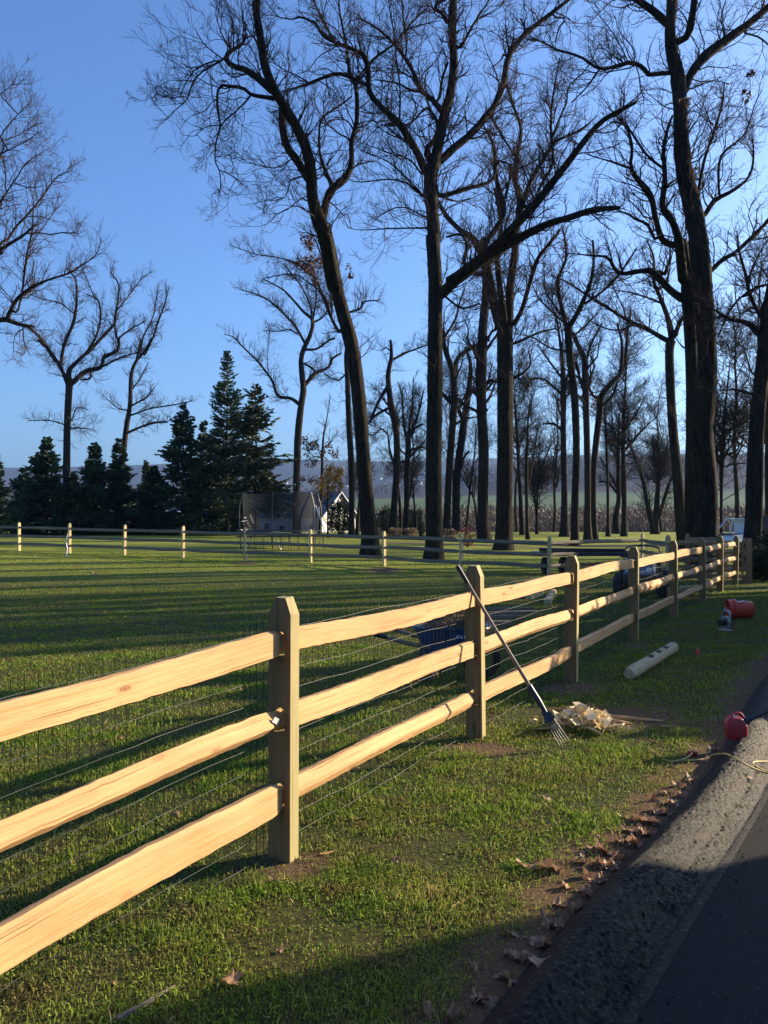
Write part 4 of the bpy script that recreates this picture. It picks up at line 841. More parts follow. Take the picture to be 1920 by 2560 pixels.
# small / far trees
make_tree('thin trunk left of the far pair right of the three-stemmed oak',80,[('F8',[(1437,1158,34),(1430,1050,26),(1420,850,22),(1400,500,16),(1390,350,9)]),('F8',[(1385,680,10),(1370,600,8),(1385,540,5)])],40,dens=1.5,auto=(9,4,.5),lvl3=4)
make_tree('thin trunk right of the far pair, forking at mid height',66,[('F8',[(1468,1185,28),(1464,1080,20),(1460,800,20),(1465,600,14),(1475,420,9),(1510,300,5)]),('F8',[(1465,900,12),(1500,700,11),(1530,500,7)])],41,dens=1.5,auto=(8,3.5,.45),lvl3=4)
make_tree('small vase-shaped sapling at the end of the far lawn',84,[('F8',[(1520,1148,20),(1520,1050,15),(1505,900,11),(1480,760,6)]),('F8',[(1522,1040,13),(1530,850,12),(1570,700,8),(1600,640,4)]),('F8',[(1530,840,10),(1535,700,8),(1540,560,5)])],42,dens=2,auto=(7,3,.4),lvl3=4)
make_tree('thin wavy stem beside the red bush',82,[('F8',[(1105,1135,18),(1110,1050,14),(1130,850,12),(1155,650,8),(1160,500,5)]),('F8',[(1128,860,8),(1100,800,6),(1060,740,4)])],43,dens=1.3,auto=(6,3,.5),lvl3=3)
make_tree('thin bent stem just left of the knobbly dark trunk',82,[('F8',[(1172,1145,18),(1168,1080,15),(1150,950,12),(1120,880,9),(1070,800,6)]),('F8',[(1150,940,8),(1160,800,6)])],44,dens=1.1,auto=(5,3,.5),lvl3=3)
make_tree('slight sapling standing just left of the centre oak',84,[('F8',[(805,1140,16),(802,1050,12),(790,900,10),(780,760,6)]),('F8',[(795,950,8),(760,870,5)]),('F8',[(790,820,6),(830,720,4)])],45,dens=1.2,auto=(6,3,.5),lvl3=3)
make_tree('short slanting stem against the leaning oak',72,[('F8',[(455,1160,26),(462,1060,18),(475,900,14),(480,780,10)])],46,dens=.8,auto=(4,3,.5),lvl3=3)
make_tree('slim stem left of the tree behind the tan hedge',80,[('F8',[(715,1128,22),(712,1000,18),(700,850,14),(700,760,9)])],47,dens=.8,auto=(4,3,.6),lvl3=3)
make_tree('small maple still holding brown leaves, left of the leaning oak',70,[('F8',[(236,1140,24),(238,1000,20),(245,900,18),(255,600,12),(275,480,7),(300,330,4)]),('F8',[(250,700,8),(200,690,5),(150,720,3)]),('F8',[(255,640,8),(310,600,5)])],48,dens=1.6,twig='twigred',name='maple_tree',lvl3=4,
 leaves=[(780,1115,26,330,.14,'deadleaf'),(815,1130,24,230,.14,'deadleaf'),(775,1150,20,140,.13,'deadleaf'),(770,1205,24,170,.13,'deadleaf')])
make_tree('thin sapling crowned with yellow leaves in front of the house gable',66,[('F8',[(284,1145,12),(283,1050,10),(283,930,9),(285,860,7),(290,780,4)])],49,dens=1.8,name='maple_tree',tw=.6,lvl3=3,
 leaves=[(822,1200,26,520,.13,'yellow'),(840,1185,22,360,.13,'yellow'),(812,1225,22,300,.12,'yellow'),(845,1215,16,200,.12,'yellow')])
# distant filler trees of the grove (procedural)
FILL=[(1290,98,19,'thin far tree glimpsed right of the three-stemmed oak'),(1390,97,17,'far grove tree left of the flared foot trunk'),(1560,97,16,'far grove tree between the round-headed tree and the V tree'),(1655,98,18,'far grove tree just left of the slim Y-forked oak'),(1785,94,15,'far tree seen over the pale truck cab'),(1840,60,17,'mid-distance tree between truck and leaning right oak'),(1905,62,21,'mid-distance tree at the right edge above the dark box'),(1010,97,16,'far tree glimpsed left of the centre oak'),(900,98,15,'far tree glimpsed right of the leaning oak'),(1130,97,19,'far tree glimpsed right of the joined trunks')]
for i,(px,Y,h,lab) in enumerate(FILL):
    x=X(px,Y); g=hg(x,Y); rng=np.random.default_rng(500+i); n=10; t=np.linspace(0,1,n)
    W=np.c_[x+np.cumsum(rng.normal(0,.18,n)),Y+np.cumsum(rng.normal(0,.15,n)),g+t*h]; R=.2*(1-.8*t)
    make_tree(lab,Y,[],500+i,dens=1.4,auto=(16,5,.28),world=[(W,R)],lvl3=4,barkm='bark2')
# trees standing beyond the right edge of the picture: they throw the long shadows on the lawn
OFF=[(17,16.5),(15.5,19.5),(24,22),(22,26),(30,27.5),(33,33),(26,31),(40,40),(47,40),(38,47),(52,54),(60,46),(30,38),(70,52),(20,21.5),(28,24.5),(35,29),(44,36),(25,28.5),(19.5,24)]
for i,(x,Y) in enumerate(OFF):
    rng=np.random.default_rng(700+i); n=10; t=np.linspace(0,1,n); h=rng.uniform(17,22); g=hg(x,Y)
    W=np.c_[x+np.cumsum(rng.normal(0,.2,n)),Y+np.cumsum(rng.normal(0,.2,n)),g+t*h]; R=rng.uniform(.28,.42)*(1-.8*t)
    make_tree('bare grove tree standing outside the right edge of the picture',Y,[],700+i,dens=.4,auto=(12,5.5,.4),world=[(W,R)],fine=False,group='grove trees beyond the right edge')
# ---------------------------------------------------------------- conifers
def conifer(label,px,topy,Y,hw,seed,mat='needle',lift=0,dens=1.0,droop=.12,stem=.16,airy=0,name='spruce_tree'):
    rng=np.random.default_rng(seed); x=X(px,Y); g=hg(x,Y); h=Z(topy,Y)-g; rb=hw/F*Y
    t=empty(name,(x,Y,g-.05),0,label,'tree')
    n=9; tt=np.linspace(0,1,n); W=np.c_[np.cumsum(rng.normal(0,.03,n)),np.cumsum(rng.normal(0,.03,n)),tt*h]; R=stem*(1-.93*tt)
    acc=Acc(); V,Fc,_=tubes(W[None],R[None],8); acc.add(V,Fc)
    nb=int(250*dens); u=np.sort(rng.uniform(0,1,nb))**.9; z=lift+(h-lift)*(u*.985+.01)
    a=rng.uniform(0,2*PI,nb); prof=1.32*(1-u)**.80*(.82+.18*np.sin(u*23+seed))+.02
    L=rb*prof*rng.uniform(.6,1.2,nb)*(1+airy*rng.normal(0,.25,nb)); L=np.maximum(L,.15)
    P0=np.c_[np.zeros(nb),np.zeros(nb),z]; D=np.c_[np.cos(a),np.sin(a),.15+.5*u-droop*2*(1-u)]
    P,Rr=grow(rng,P0,D,L,np.full(nb,.028),9,.06,.015 if not airy else .03,1,.3); V,Fc,_=tubes(P,Rr,3); acc.add(V,Fc)
    link('trunk',acc.mesh('trunk'),MAT['bark2'],t)
    # branchlets with needle sprays
    m=np.clip((L*11),4,34).astype(int); idx=np.repeat(np.arange(nb),m); tb=rng.uniform(.12,1,len(idx)); f=tb*8; i=np.minimum(f.astype(int),7); w=(f-i)[:,None]
    A=P[idx,i]*(1-w)+P[idx,i+1]*w; d=P[idx,i+1]-P[idx,i]; d/=np.linalg.norm(d,axis=1)[:,None]
    sd=np.cross(d,[0,0,1]); sd/=np.linalg.norm(sd,axis=1)[:,None]+1e-6; sgn=rng.choice([-1,1],len(idx))[:,None]
    bd=d*.7+sd*sgn*.8+rng.normal(0,.16,(len(idx),3)); bd[:,2]-=droop; bl=np.minimum(L[idx]*.38,.9)*(1.15-tb)*rng.uniform(.6,1.2,len(idx))+.12
    ns=4; k=np.arange(ns); S0=(A[:,None]+bd[:,None]*(bl[:,None,None]*(k[None,:,None]/ns))).reshape(-1,3); BD=np.repeat(bd,ns,axis=0); bl2=np.repeat(bl,ns)/ns
    q=len(S0); s1=rng.normal(0,1,(q,3)); s1-= (s1*BD).sum(1)[:,None]*BD/(BD*BD).sum(1)[:,None]; s1/=np.linalg.norm(s1,axis=1)[:,None]
    ln=(bl2*1.3+.13)[:,None]; wd=(.04+.05*rng.random(q))[:,None]*(1.0 if not airy else .8)
    e=S0+BD*ln+s1*.03; V=np.stack([S0-s1*wd,S0+BD*ln*.5-s1*wd*1.2,e,S0+BD*ln*.4+s1*wd*1.2],1).reshape(-1,3)
    link('foliage',raw_mesh('foliage',V,np.arange(4*q).reshape(-1,4)),MAT[mat],t); return t
CON=[('dark spruce cut off by the left edge',-14,1118,62,46,0),('pointed spruce at far left with its tip over the ridge line',117,1093,70,82,0),('spruce between the forked tree and the slender one',236,1106,72,66,0),('spruce in front of the slender leaning tree',298,1097,74,62,0),
('broad bushy spruce left of the tallest one',458,1006,72,84,0),('dark spruce filling the gap left of the tallest one',510,1052,76,70,0),('low dark spruce beneath the broad bushy one',385,1165,74,66,0),('low spruce tucked behind the pointed far left one',60,1170,78,60,0),('low spruce under the tallest evergreen',560,1120,78,62,0),('low spruce between the two pointed spruces at left',180,1180,78,62,0)]
for i,(lab,px,ty,Y,hw,l) in enumerate(CON): conifer(lab,px,ty,Y,hw,60+i,dens=1.15 if hw>60 else 1.0)
conifer('tallest airy evergreen rising over the spruce row',568,877,74,84,80,mat='needle',lift=1.5,dens=1.25,airy=.6,droop=.1,name='hemlock_tree')
conifer('ragged evergreen with drooping boughs at the right end of the row',638,960,66,104,81,mat='needle2',lift=2.2,dens=.95,airy=.8,droop=.2,stem=.13,name='hemlock_tree')
conifer('pale sunlit conifer peeking between the dark spruces',366,1150,88,30,82,mat='needlelight',name='conifer_tree')
# ---------------------------------------------------------------- shrubs
def shrub(label,px,by,topy,hw,Y,seed,mat='shrub',n=1500,size=.10,name='evergreen_shrub',boxy=False,cat='shrub'):
    rng=np.random.default_rng(seed); x=X(px,Y); g=hg(x,Y); h=Z(topy,Y)-g; r=hw/F*Y
    t=empty(name,(x,Y,g),0,label,cat)
    A=Acc(); m=14; P0=np.zeros((m,3))+[0,0,-.03]; P0[:,:2]+=rng.normal(0,.12*r,(m,2)); D=np.c_[rng.normal(0,.5,(m,2)),np.ones(m)]
    P,R=grow(rng,P0,D,np.full(m,h*.85),np.full(m,.02),7,.12,.03); V,Fc,_=tubes(P,R,4); A.add(V,Fc); link('stems',A.mesh('stems'),MAT['bark2'],t)
    d=rng.normal(0,1,(n,3)); d/=np.linalg.norm(d,axis=1)[:,None]; rr=rng.uniform(.35,1,n)**.45
    lump=1+.16*np.sin(d[:,0]*7+seed)+.14*np.sin(d[:,2]*9+d[:,1]*5)
    if boxy: d=np.sign(d)*np.abs(d)**.55; lump=lump*.5+.5
    C=np.c_[d[:,0]*r*rr*lump,d[:,1]*min(r,h*.8)*rr*lump,h*.52+d[:,2]*h*.5*rr*lump]; C[:,2]=np.maximum(C[:,2],.03)
    V,Fc=leaf_quads(rng,C,size); link('foliage',raw_mesh('foliage',V,Fc),MAT[mat],t); return t
shrub('dark holly bush in front of the house gable',852,1342,1250,29,72,1,n=3600,size=.12)
shrub('dark round evergreen at the foot of the crooked tree',968,1335,1268,26,82,2,n=2400,size=.13)
shrub('dark evergreen right of the straight tree behind the tan hedge',1030,1335,1272,30,86,3,n=2400,size=.13)
shrub('small clipped dark ball bush beside the centre oak',1053,1335,1312,9,72,4,n=900,size=.07,name='ball_bush')
shrub('low tan clipped hedge under the crooked tree',1008,1342,1320,40,64,5,mat='tanbrush',n=3200,size=.06,name='clipped_hedge',boxy=True,cat='hedge')
shrub('tan bush at the foot of the leaning oak',940,1342,1318,16,66,6,mat='tanbrush',n=1200,size=.06,name='tan_bush')
shrub('low brown clipped hedge right of the centre oak',1125,1342,1322,15,62,7,mat='tanbrush',n=1300,size=.06,name='clipped_hedge',boxy=True,cat='hedge')
shrub('red twiggy bush behind the far fence',1168,1350,1318,22,58,8,mat='redbrush',n=1000,size=.045,name='red_bush')
shrub('low red leafy clump under the red bush',1170,1368,1350,13,47,9,mat='redbrush',n=500,size=.04,name='red_bush')
shrub('dark evergreen shrub at right behind the last brown posts',1912,1450,1368,46,21.5,10,n=5200,size=.045)
shrub('taller dark evergreen at the right edge behind the low one',1935,1450,1335,42,24,11,n=4200,size=.06)
# unseen hedge added off-frame beyond the driveway to shade the verge
def shade_hedge():
    a=np.array((7.0,8.15)); b=np.array((12.6,18.2)); h=1.95; rng=np.random.default_rng(9); n=26000
    t=rng.random(n); d=(b-a)/np.linalg.norm(b-a); s=np.array([d[1],-d[0]]); w=rng.uniform(-.5,.5,n)
    hh=(1.62+1.0*ss(0,.35,t))*(1+.05*np.sin(t*40)+.05*np.sin(t*93+1)+.04*np.sin(t*190)); z=hh*rng.uniform(.0,1,n)**.8
    C=np.c_[a[0]+(b-a)[0]*t+s[0]*w,a[1]+(b-a)[1]*t+s[1]*w,z]; V,Fc=leaf_quads(rng,C,.13)
    r=empty('clipped_hedge',(a[0],a[1],0),0,'long unseen hedge added beyond the right edge to shade the verge','hedge')
    link('foliage',raw_mesh('foliage',V-np.array([a[0],a[1],0]),Fc),MAT['shrub'],r)
    A=Acc(); m=40; tt=np.linspace(0,1,m); P0=np.c_[(b-a)[0]*tt,(b-a)[1]*tt,np.zeros(m)]; D=np.c_[rng.normal(0,.1,(m,2)),np.ones(m)]
    P,R=grow(rng,P0,D,np.full(m,1.6),np.full(m,.03),6,.1); V,Fc,_=tubes(P,R,5); A.add(V,Fc); link('stems',A.mesh('stems'),MAT['bark2'],r)
shade_hedge()
# ---------------------------------------------------------------- far brush and woodland (uncountable masses)
def mass(name,label,n,y0,y1,hmin,hmax,k,wr,mat,seed,sfun=None,smax=.62,tl=.5):
    rng=np.random.default_rng(seed); y=rng.uniform(y0,y1,n); x=rng.uniform(-smax,smax,n)*y
    if sfun is not None: kp=sfun(x,y,rng); x,y=x[kp],y[kp]
    n=len(x); h=rng.uniform(hmin,hmax,n)*(1+.25*wav(x,y,60)); g=H(x,y)
    if name=='brush': h=(1.57+.0165*y-g)*rng.uniform(.5,1.08,n)*(1+.1*wav(x,y,25))
    d=rng.normal(0,1,(n,k,3)); d/=np.linalg.norm(d,axis=2)[...,None]; rr=rng.uniform(.2,1,(n,k,1))**.5
    C=np.stack([x,y,g+h*.58],1)[:,None]+d*rr*np.stack([h*wr,h*wr,h*.42],1)[:,None]
    up=np.zeros((n,k,3)); up[...,2]=1; dr=d*.55+up*.8+rng.normal(0,.25,(n,k,3)); dr/=np.linalg.norm(dr,axis=2)[...,None]
    sd=np.cross(dr,rng.normal(0,1,(n,k,3))); sd/=np.linalg.norm(sd,axis=2)[...,None]; ln=(h[:,None,None]*tl)*rng.uniform(.4,1,(n,k,1)); w=h[:,None,None]*.012*rng.uniform(.5,1.4,(n,k,1))
    V=np.stack([C-dr*ln*.5,C-sd*w,C+dr*ln*.5,C+sd*w],2).reshape(-1,3)
    # stems
    S0=np.stack([x,y,g-.3],1); S1=np.stack([x+rng.normal(0,.05,n)*h,y,g+h*.8],1); V2,F2,_=tubes(np.stack([S0,S1],1),np.stack([h*.014,h*.004],1),3)
    Fc=np.arange(len(V)).reshape(-1,4); o=link(name,raw_mesh(name,np.concatenate([V,V2]),np.concatenate([Fc,F2+len(V)])),MAT[mat]); tag(o,label,'woods',kind='stuff')
mass('brush','brown leafless brush and saplings filling the slope just beyond the lawn',2300,104,235,3.0,7.5,150,.36,'brush',1,tl=.16,sfun=lambda x,y,r:(y>175)|(x/y>.015))
mass('woodland','leafless brown woodland covering the dark middle hillside',5200,850,1400,9,15,12,.42,'woods',2,sfun=lambda x,y,r:wav(x,y,120,8,4)>-.25) if 'woods' in MAT else None
mass('woodland','belt of leafless trees between the green fields in the valley',500,300,425,3,6,18,.4,'woods',3,sfun=lambda x,y,r:(wav(x,y,45,8,4)>.1)) if 'woods' in MAT else None
mass('woodland','leafless woods speckling the broad far valley below the ridge',5200,1500,2900,9,16,7,.55,'woods',4,sfun=lambda x,y,r:wav(x,y,200,8,12)>-.05) if 'woods' in MAT else None
# ================================================================ near objects
def RZ(a): return Matrix.Rotation(a,3,'Z')
def frame(d,up=(0,0,1)):
    z=Vector(d).normalized(); x=Vector(up).cross(z).normalized(); y=z.cross(x); return Matrix((x,y,z)).transposed()
# --- rake leaning on the second post
top=Vector((X(1145,5.62),5.62,Z(1418,5.62))); low=gp(1414,1872)+Vector((0,0,.02)); ax=(low-top).normalized(); Lr=(low-top).length
rk=empty('manure_fork',low,0,'long handled garden fork leaning its dark handle on the second post','fork')
hb=top+ax*(Lr-.42)
MB().tube([top-low,top+ax*(Lr*.5)-low,hb-low],[.0115,.0125,.0135],12).build('handle',MAT['handle'],rk,True)
MB().tube([top-ax*.012-low,top+ax*.13-low],[.015,.0145],12).build('grip_cap',MAT['black'],rk,True)
sk=hb+ax*.16; MB().tube([hb-ax*.05-low,hb+ax*.06-low,sk-low],[.018,.021,.016],12).build('socket',MAT['navy'],rk,True)
sd=ax.cross(Vector((0,1,0))).normalized(); sd=Vector((.8,.1,.35)).normalized(); sd=(sd-ax*sd.dot(ax)).normalized()
B=MB(); B.prism([sk-ax*.03-sd*.018-low,sk-ax*.03+sd*.018-low,sk+ax*.06+sd*.04-low,sk+ax*.075-low,sk+ax*.06-sd*.04-low],ax.cross(sd)*.006); B.build('shoulder',MAT['navy'],rk)
for k in range(5):
    o_=(k-2)*.014; s=sk+ax*.05+sd*o_; e=sk+ax*.235+sd*(o_*1.35)+ax.cross(sd)*.02
    MB().tube([s-low,s.lerp(e,.5)+ax.cross(sd)*(-.012)-low,e-low],[.0036,.003,.0016],6).build('tine',MAT['polegrey'],rk,True)
# --- chip pile
rng=random.Random(21); pc=gp(1452,1820)
def chip(i,lab,grp,p,L,W,T,rot,mat='chip'):
    B=MB(); n=6; P=[]
    a=[(-L/2,-W*.35),(-L*.1,-W/2),(L*.42,-W*.28),(L/2,W*.05),(L*.15,W/2),(-L*.4,W*.4)]
    a=[(x*rng.uniform(.8,1.15),y*rng.uniform(.75,1.2)) for x,y in a]
    V=[(x,y,T*rng.uniform(.2,.5)) for x,y in a]+[(x*.9,y*.85,-T*.4) for x,y in a]; n=6
    B.add(V,[tuple(range(n)),tuple(range(n,2*n))[::-1]]+[(k,n+k,n+(k+1)%n,(k+1)%n) for k in range(n)],[(p_[0],p_[1]) for p_ in V])
    o=B.build('wood_chip',MAT[mat]); o.location=p; o.rotation_euler=rot; tag(o,lab,'wood chip',grp); return o
GR='fresh wood chips heaped behind the fork'
for i in range(64):
    u=rng.gauss(0,.145); v=rng.gauss(.02,.10); hh=max(0,.14*math.exp(-(u/.20)**2-(v/.13)**2))
    s=rng.uniform(.07,.17)
    chip(i,'fresh pale wood chip in the heap behind the fork tines',GR,(pc.x+u,pc.y+v,hg(pc.x+u,pc.y+v)+.018+hh*rng.uniform(.5,1.1)),s,s*rng.uniform(.4,.75),.012,(rng.uniform(-.9,.9),rng.uniform(-.7,.7),rng.uniform(0,6.28)))
for px,py,lab,L,W in ((1365,1832,'large triangular wood chip at the left end of the chip heap',.17,.12),(1425,1800,'upright broad slab of wood standing in the middle of the chip heap',.15,.11),(1395,1815,'squarish pale chip just behind the fork shoulder',.13,.11),(1535,1826,'flat pinkish chip at the right end of the chip heap',.16,.06),(1568,1832,'small thin sliver just right of the chip heap',.09,.03)):
    g=gp(px,py); chip(0,lab,None,(g.x,g.y,g.z+.035),L,W,.012,(.7 if 'upright' in lab else .15,.25,rng.uniform(0,3)))
# shavings
r2=np.random.default_rng(8); nC=420; c=np.c_[pc.x+.03+r2.normal(0,.13,nC),pc.y+r2.normal(0,.08,nC),np.zeros(nC)]; c[:,2]=H(c[:,0],c[:,1])+.02+.10*np.exp(-((c[:,0]-pc.x-.03)/.1)**2)*r2.random(nC)
D=r2.normal(0,1,(nC,3)); D[:,2]=abs(D[:,2])*.7; P,R=grow(r2,c,D,r2.uniform(.03,.10,nC),np.full(nC,.0022),5,.35); V,Fc,_=tubes(P,R,3)
o=link('wood_shavings',raw_mesh('wood_shavings',V,Fc),MAT['chip']); tag(o,'curled wood shavings and splinters strewn over the chip heap','shavings',kind='stuff')
# splinter boards right of the heap
def board(px1,py1,px2,py2,w,h,mat,lab,name='wood_offcut',cat='offcut',tap=.25,lift=.0):
    a=gp(px1,py1)+Vector((0,0,h/2+lift)); b=gp(px2,py2)+Vector((0,0,h/2+lift)); c=(a+b)/2; d=(b-a); s=Vector((d.y,-d.x,0)).normalized()
    B=MB(); n=7; V=[];uv=[]
    for i in range(n+1):
        u=i/n; t=1-(1-tap)*u; q=a.lerp(b,u)-c
        for k,(x,z) in enumerate(((-.5,-.5),(.5,-.5),(.45,.4),(-.1,.5),(-.5,.35))): V.append(q+s*x*w*t+Vector((0,0,z*h*t+rng.uniform(-.002,.002)))); uv.append((u*d.length,k*.04))
    m=5; Fs=[(i*m+k,i*m+(k+1)%m,(i+1)*m+(k+1)%m,(i+1)*m+k) for i in range(n) for k in range(m)]+[tuple(range(m))[::-1],tuple(n*m+k for k in range(m))]
    B.add(V,Fs,uv); o=B.build(name,MAT[mat]); o.location=c; tag(o,lab,cat); return o
board(1522,1795,1655,1806,.05,.03,'rail','long split wood sliver lying right of the chip heap')
board(1530,1806,1575,1812,.06,.03,'rail','short brown wedge under the long sliver')
board(1652,1816,1698,1819,.03,.012,'rail','tiny pale sliver alone on the grass past the long one')
board(1128,2270,1186,2240,.012,.01,'rail','pale peeled stick on the dry grass patch',name='stick',cat='stick')
board(150*1.1573,2212*1.1573-6,372*1.1573,2172*1.1573,.03,.02,'oldrail','dark weathered stick near the bottom left corner of the picture',name='stick',cat='stick') if False else None
board(290,2558,438,2470,.022,.018,'oldrail','dark weathered stick near the bottom left of the picture',name='stick',cat='stick')
board(800,2138,846,2128,.015,.008,'rail','thin pale splinter beside the foot of the nearest post',name='stick',cat='stick')
board(1258,2225,1268,2200,.006,.005,'rail','short pale twig at the edge of the dry patch',name='stick',cat='stick')
board(895,2165,922,2150,.006,.004,'rail','fine curved splinter right of the nearest post foot',name='stick',cat='stick')
board(1690,1500,1740,1496,.05,.02,'rail','thin scrap lying by the far posts',name='stick',cat='stick') if False else None
# --- peeled log post lying on the verge
a=gp(1572,1702)+Vector((0,0,.065)); b=gp(1682,1632)+Vector((0,0,.06)); lg=empty('peeled_log_post',a,0,'pale peeled round post with three slots lying on the shaded verge','post')
n=14; P=[a.lerp(b,i/n)-a+Vector((.003*math.sin(i*.5),0,.002*math.sin(i*.6))) for i in range(n+1)]
MB().tube(P,[(.05 if i==0 else .066)+.0022*math.sin(i*.9)+rng.uniform(-.0018,.0018) for i in range(n+1)],14).build('log',MAT['log'],lg,True)
d=(b-a).normalized(); vd=Vector((-.25,-.75,.62)).normalized(); vd=(vd-d*vd.dot(d)).normalized(); s=d.cross(vd).normalized()
for u in (.42,.60,.78):
    c=(b-a)*u; B=MB(); q=[c+vd*.0695+d*x+s*y for x,y in ((-.07,0),(-.05,.024),(.055,.022),(.07,0),(.05,-.024),(-.055,-.022))]; B.prism(q,-vd*.02); B.build('slot',MAT['tyre'],lg)
# --- marker flag
f=gp(1741,1660); fl=empty('marker_flag',f,0,'little red marker flag stuck in the grass of the verge','flag')
MB().cyl((0,0,-.05),(.005,0,.17),.0016,S=6).build('stake',MAT['grey'],fl); B=MB(); B.prism([(-.002,0,.17),(.028,.008,.165),(.032,.0,.14),(.026,-.01,.10),(.0,0,.095)],(0,.0015,0)); B.build('flag',MAT['flag'],fl)
# --- bucket on its side
g=gp(1850,1547); bk=empty('bucket',g,0,'orange red plastic bucket lying on its side on the grass','bucket'); bk.rotation_euler=(0,0,rad(-8))
Mx=Matrix.Rotation(rad(90),3,'Y')@Matrix.Rotation(0,3,'Z'); r1,r0=.150,.128
prof=[(0,0),(r0,0),(r0+.004,.01),(r1-.02,.27),(r1-.008,.275),(r1-.008,.30),(r1,.305),(r1+.004,.36),(r1+.006,.37),(r1-.006,.37),(r1-.010,.30),(r0-.006,.012),(0,.008)]
# open end points left/back as in the photograph; floor faces right
prof=[(r,-(z-.18)) for r,z in prof]
B=MB().lathe(prof,(0,0,.150),Mx,36); o=B.build('body',MAT['orange'],bk,True)
B=MB().lathe([(r1+.003,-(.262-.18)),(r1+.014,-(.265-.18)),(r1+.014,-(.29-.18)),(r1+.003,-(.293-.18))],(0,0,.150),Mx,36); B.build('rim_band',MAT['orange'],bk,True)
hp=[Vector((-.10+.02*math.sin(t),-.16*math.cos(t),.15+.17*math.sin(t)*.97)) for t in np.linspace(0,PI,16)]; hp=[Vector((p.x-.0,p.y,p.z if p.z>.02 else .02)) for p in hp]
MB().tube(hp,.0025,6).build('handle',MAT['grey'],bk,True)
B=MB(); 
for k in range(3):
    t=rad(62+k*14); B.box((-.02+.05*k,-.142*math.cos(t),.15+.142*math.sin(t)),(.05,.02,.004),Matrix.Rotation(rad(90)-t,3,'X'))
B.build('label_patch',MAT['tag'],bk)
# --- grey circular saw in front of the bucket
g=gp(1813,1577); sw=empty('circular_saw',g,rad(20),'grey hand held circular saw standing in front of the orange bucket','saw')
MB().box((0,0,.012),(.13,.19,.008)).build('base_plate',MAT['grey'],sw,bevel=.003)
My=Matrix.Rotation(rad(90),3,'Y')
MB().lathe([(0,-.018),(.082,-.018),(.092,-.008),(.092,.012),(.082,.02),(0,.02)],(.01,0,.115),My,28).build('blade_guard',MAT['grey'],sw,True)
MB().lathe([(0,0),(.045,0),(.05,.02),(.05,.09),(.04,.10),(0,.10)],(-.10,0,.12),My,20).build('motor',MAT['black'],sw,True)
hp=[(.01,.05,.16),(.01,.06,.23),(.01,.0,.285),(.01,-.07,.26),(.01,-.085,.19)]; MB().tube(_dense(hp,16),[.018]*16,10).build('handle',MAT['grey'],sw,True)
MB().box((.0,.0,.30),(.022,.03,.06),Matrix.Rotation(.3,3,'X')).build('trigger_housing',MAT['grey'],sw,bevel=.006)
MB().tube(_dense([(.01,.02,.10),(.08,.0,.12),(.11,-.02,.05),(.10,-.05,.0)],14),[.006]*14,6).build('cable',MAT['red'],sw,True)
# --- gas can
g=gp(1838,1850); gc=empty('gas_can',g,0,'red plastic fuel can with a long black spout at the driveway edge','fuel can'); gc.scale=(.78,.78,.78)
V=[(-.095,-.06,.02),(.075,-.075,.0),(.10,.06,.015),(-.06,.08,.03),(-.115,-.06,.15),(.085,-.075,.13),(.10,.065,.14),(-.07,.085,.16),(-.05,-.04,.205),(.05,-.05,.195),(.055,.04,.20),(-.03,.055,.21)]
bm_=bmesh_hull([Vector(v) for v in V]); B=MB(); B.add(*bm_); o=B.build('body',MAT['red'],gc,True,bevel=.016)
MB().tube(_dense([(-.03,.0,.19),(-.02,.01,.222),(.05,.02,.225),(.085,.02,.18)],16),[.012]*16,8).build('handle',MAT['red'],gc,True)
sp0=Vector((.075,-.02,.165)); sv=Vector((.27,.04,.095)); dv=sv.normalized()
MB().tube([sp0-dv*.02,sp0+dv*.02,sp0+dv*.022,sp0+dv*.055],[.034,.034,.026,.024],14).build('cap',MAT['black'],gc,True)
MB().tube([sp0+dv*.05,sp0+dv*.16,sp0+dv*.285],[.017,.015,.012],10).build('spout',MAT['black'],gc,True)
MB().tube([sp0+dv*.285,sp0+dv*.30],[.0105,.0095],10).build('spout_tip',MAT['grey'],gc,True)
B=MB(); B.prism([(-.03,-.055,.205),(-.045,-.05,.245),(-.005,-.055,.212)],(0,.002,0)); B.build('sticker_flap',MAT['tag'],gc)
# --- extension cord
def cpt(cx,cy,dz=.006):
    p=gp(1680+cx*.14467,1850+cy*.14467); return p+Vector((0,0,dz))
cd=empty('extension_cord',cpt(400,280),0,'yellow extension cord looping from the grass over the kerb','cord'); o0=cd.location
path=[(-420,150),(-300,240),(-200,330),(-60,385),(60,392),(250,375),(450,372),(560,345),(650,305),(740,275),(850,265),(980,285),(1080,325),(1190,400),(1300,465),(1400,515),(1500,552),(1600,585),(1720,600),(1850,560),(1950,480),(1850,405),(1659,398),(1480,398),(1400,415),(1405,450),(1480,500),(1560,540),(1659,570),(1800,590)]
P=[cpt(a,b,.008)-o0 for a,b in path]; n=200; PD=_dense([tuple(p) for p in P],n)
for i in range(n):
    PD[i,2]=max(PD[i,2],surf(PD[i,0]+o0.x,PD[i,1]+o0.y)[0]-o0.z+.006)
PD[:,2]=np.convolve(np.r_[PD[0,2],PD[0,2],PD[:,2],PD[-1,2],PD[-1,2]],np.ones(5)/5,'valid')+.002
MB().tube(PD,.0048,8).build('cable',MAT['cord'],cd,True)
loop=[(60,390),(180,385),(290,350),(345,300),(340,250),(300,205),(250,170),(200,150),(280,155),(380,175),(500,200),(600,222),(655,250),(640,272),(560,282),(440,282)]
P=[cpt(a,b,.012+.03*math.sin(PI*i/15))-o0 for i,(a,b) in enumerate(loop)]; MB().tube(_dense([tuple(p) for p in P],70),.0048,8).build('cable',MAT['cord'],cd,True)
a=cpt(430,282,.02)-o0; b=cpt(280,290,.02)-o0; m=a.lerp(b,.5)
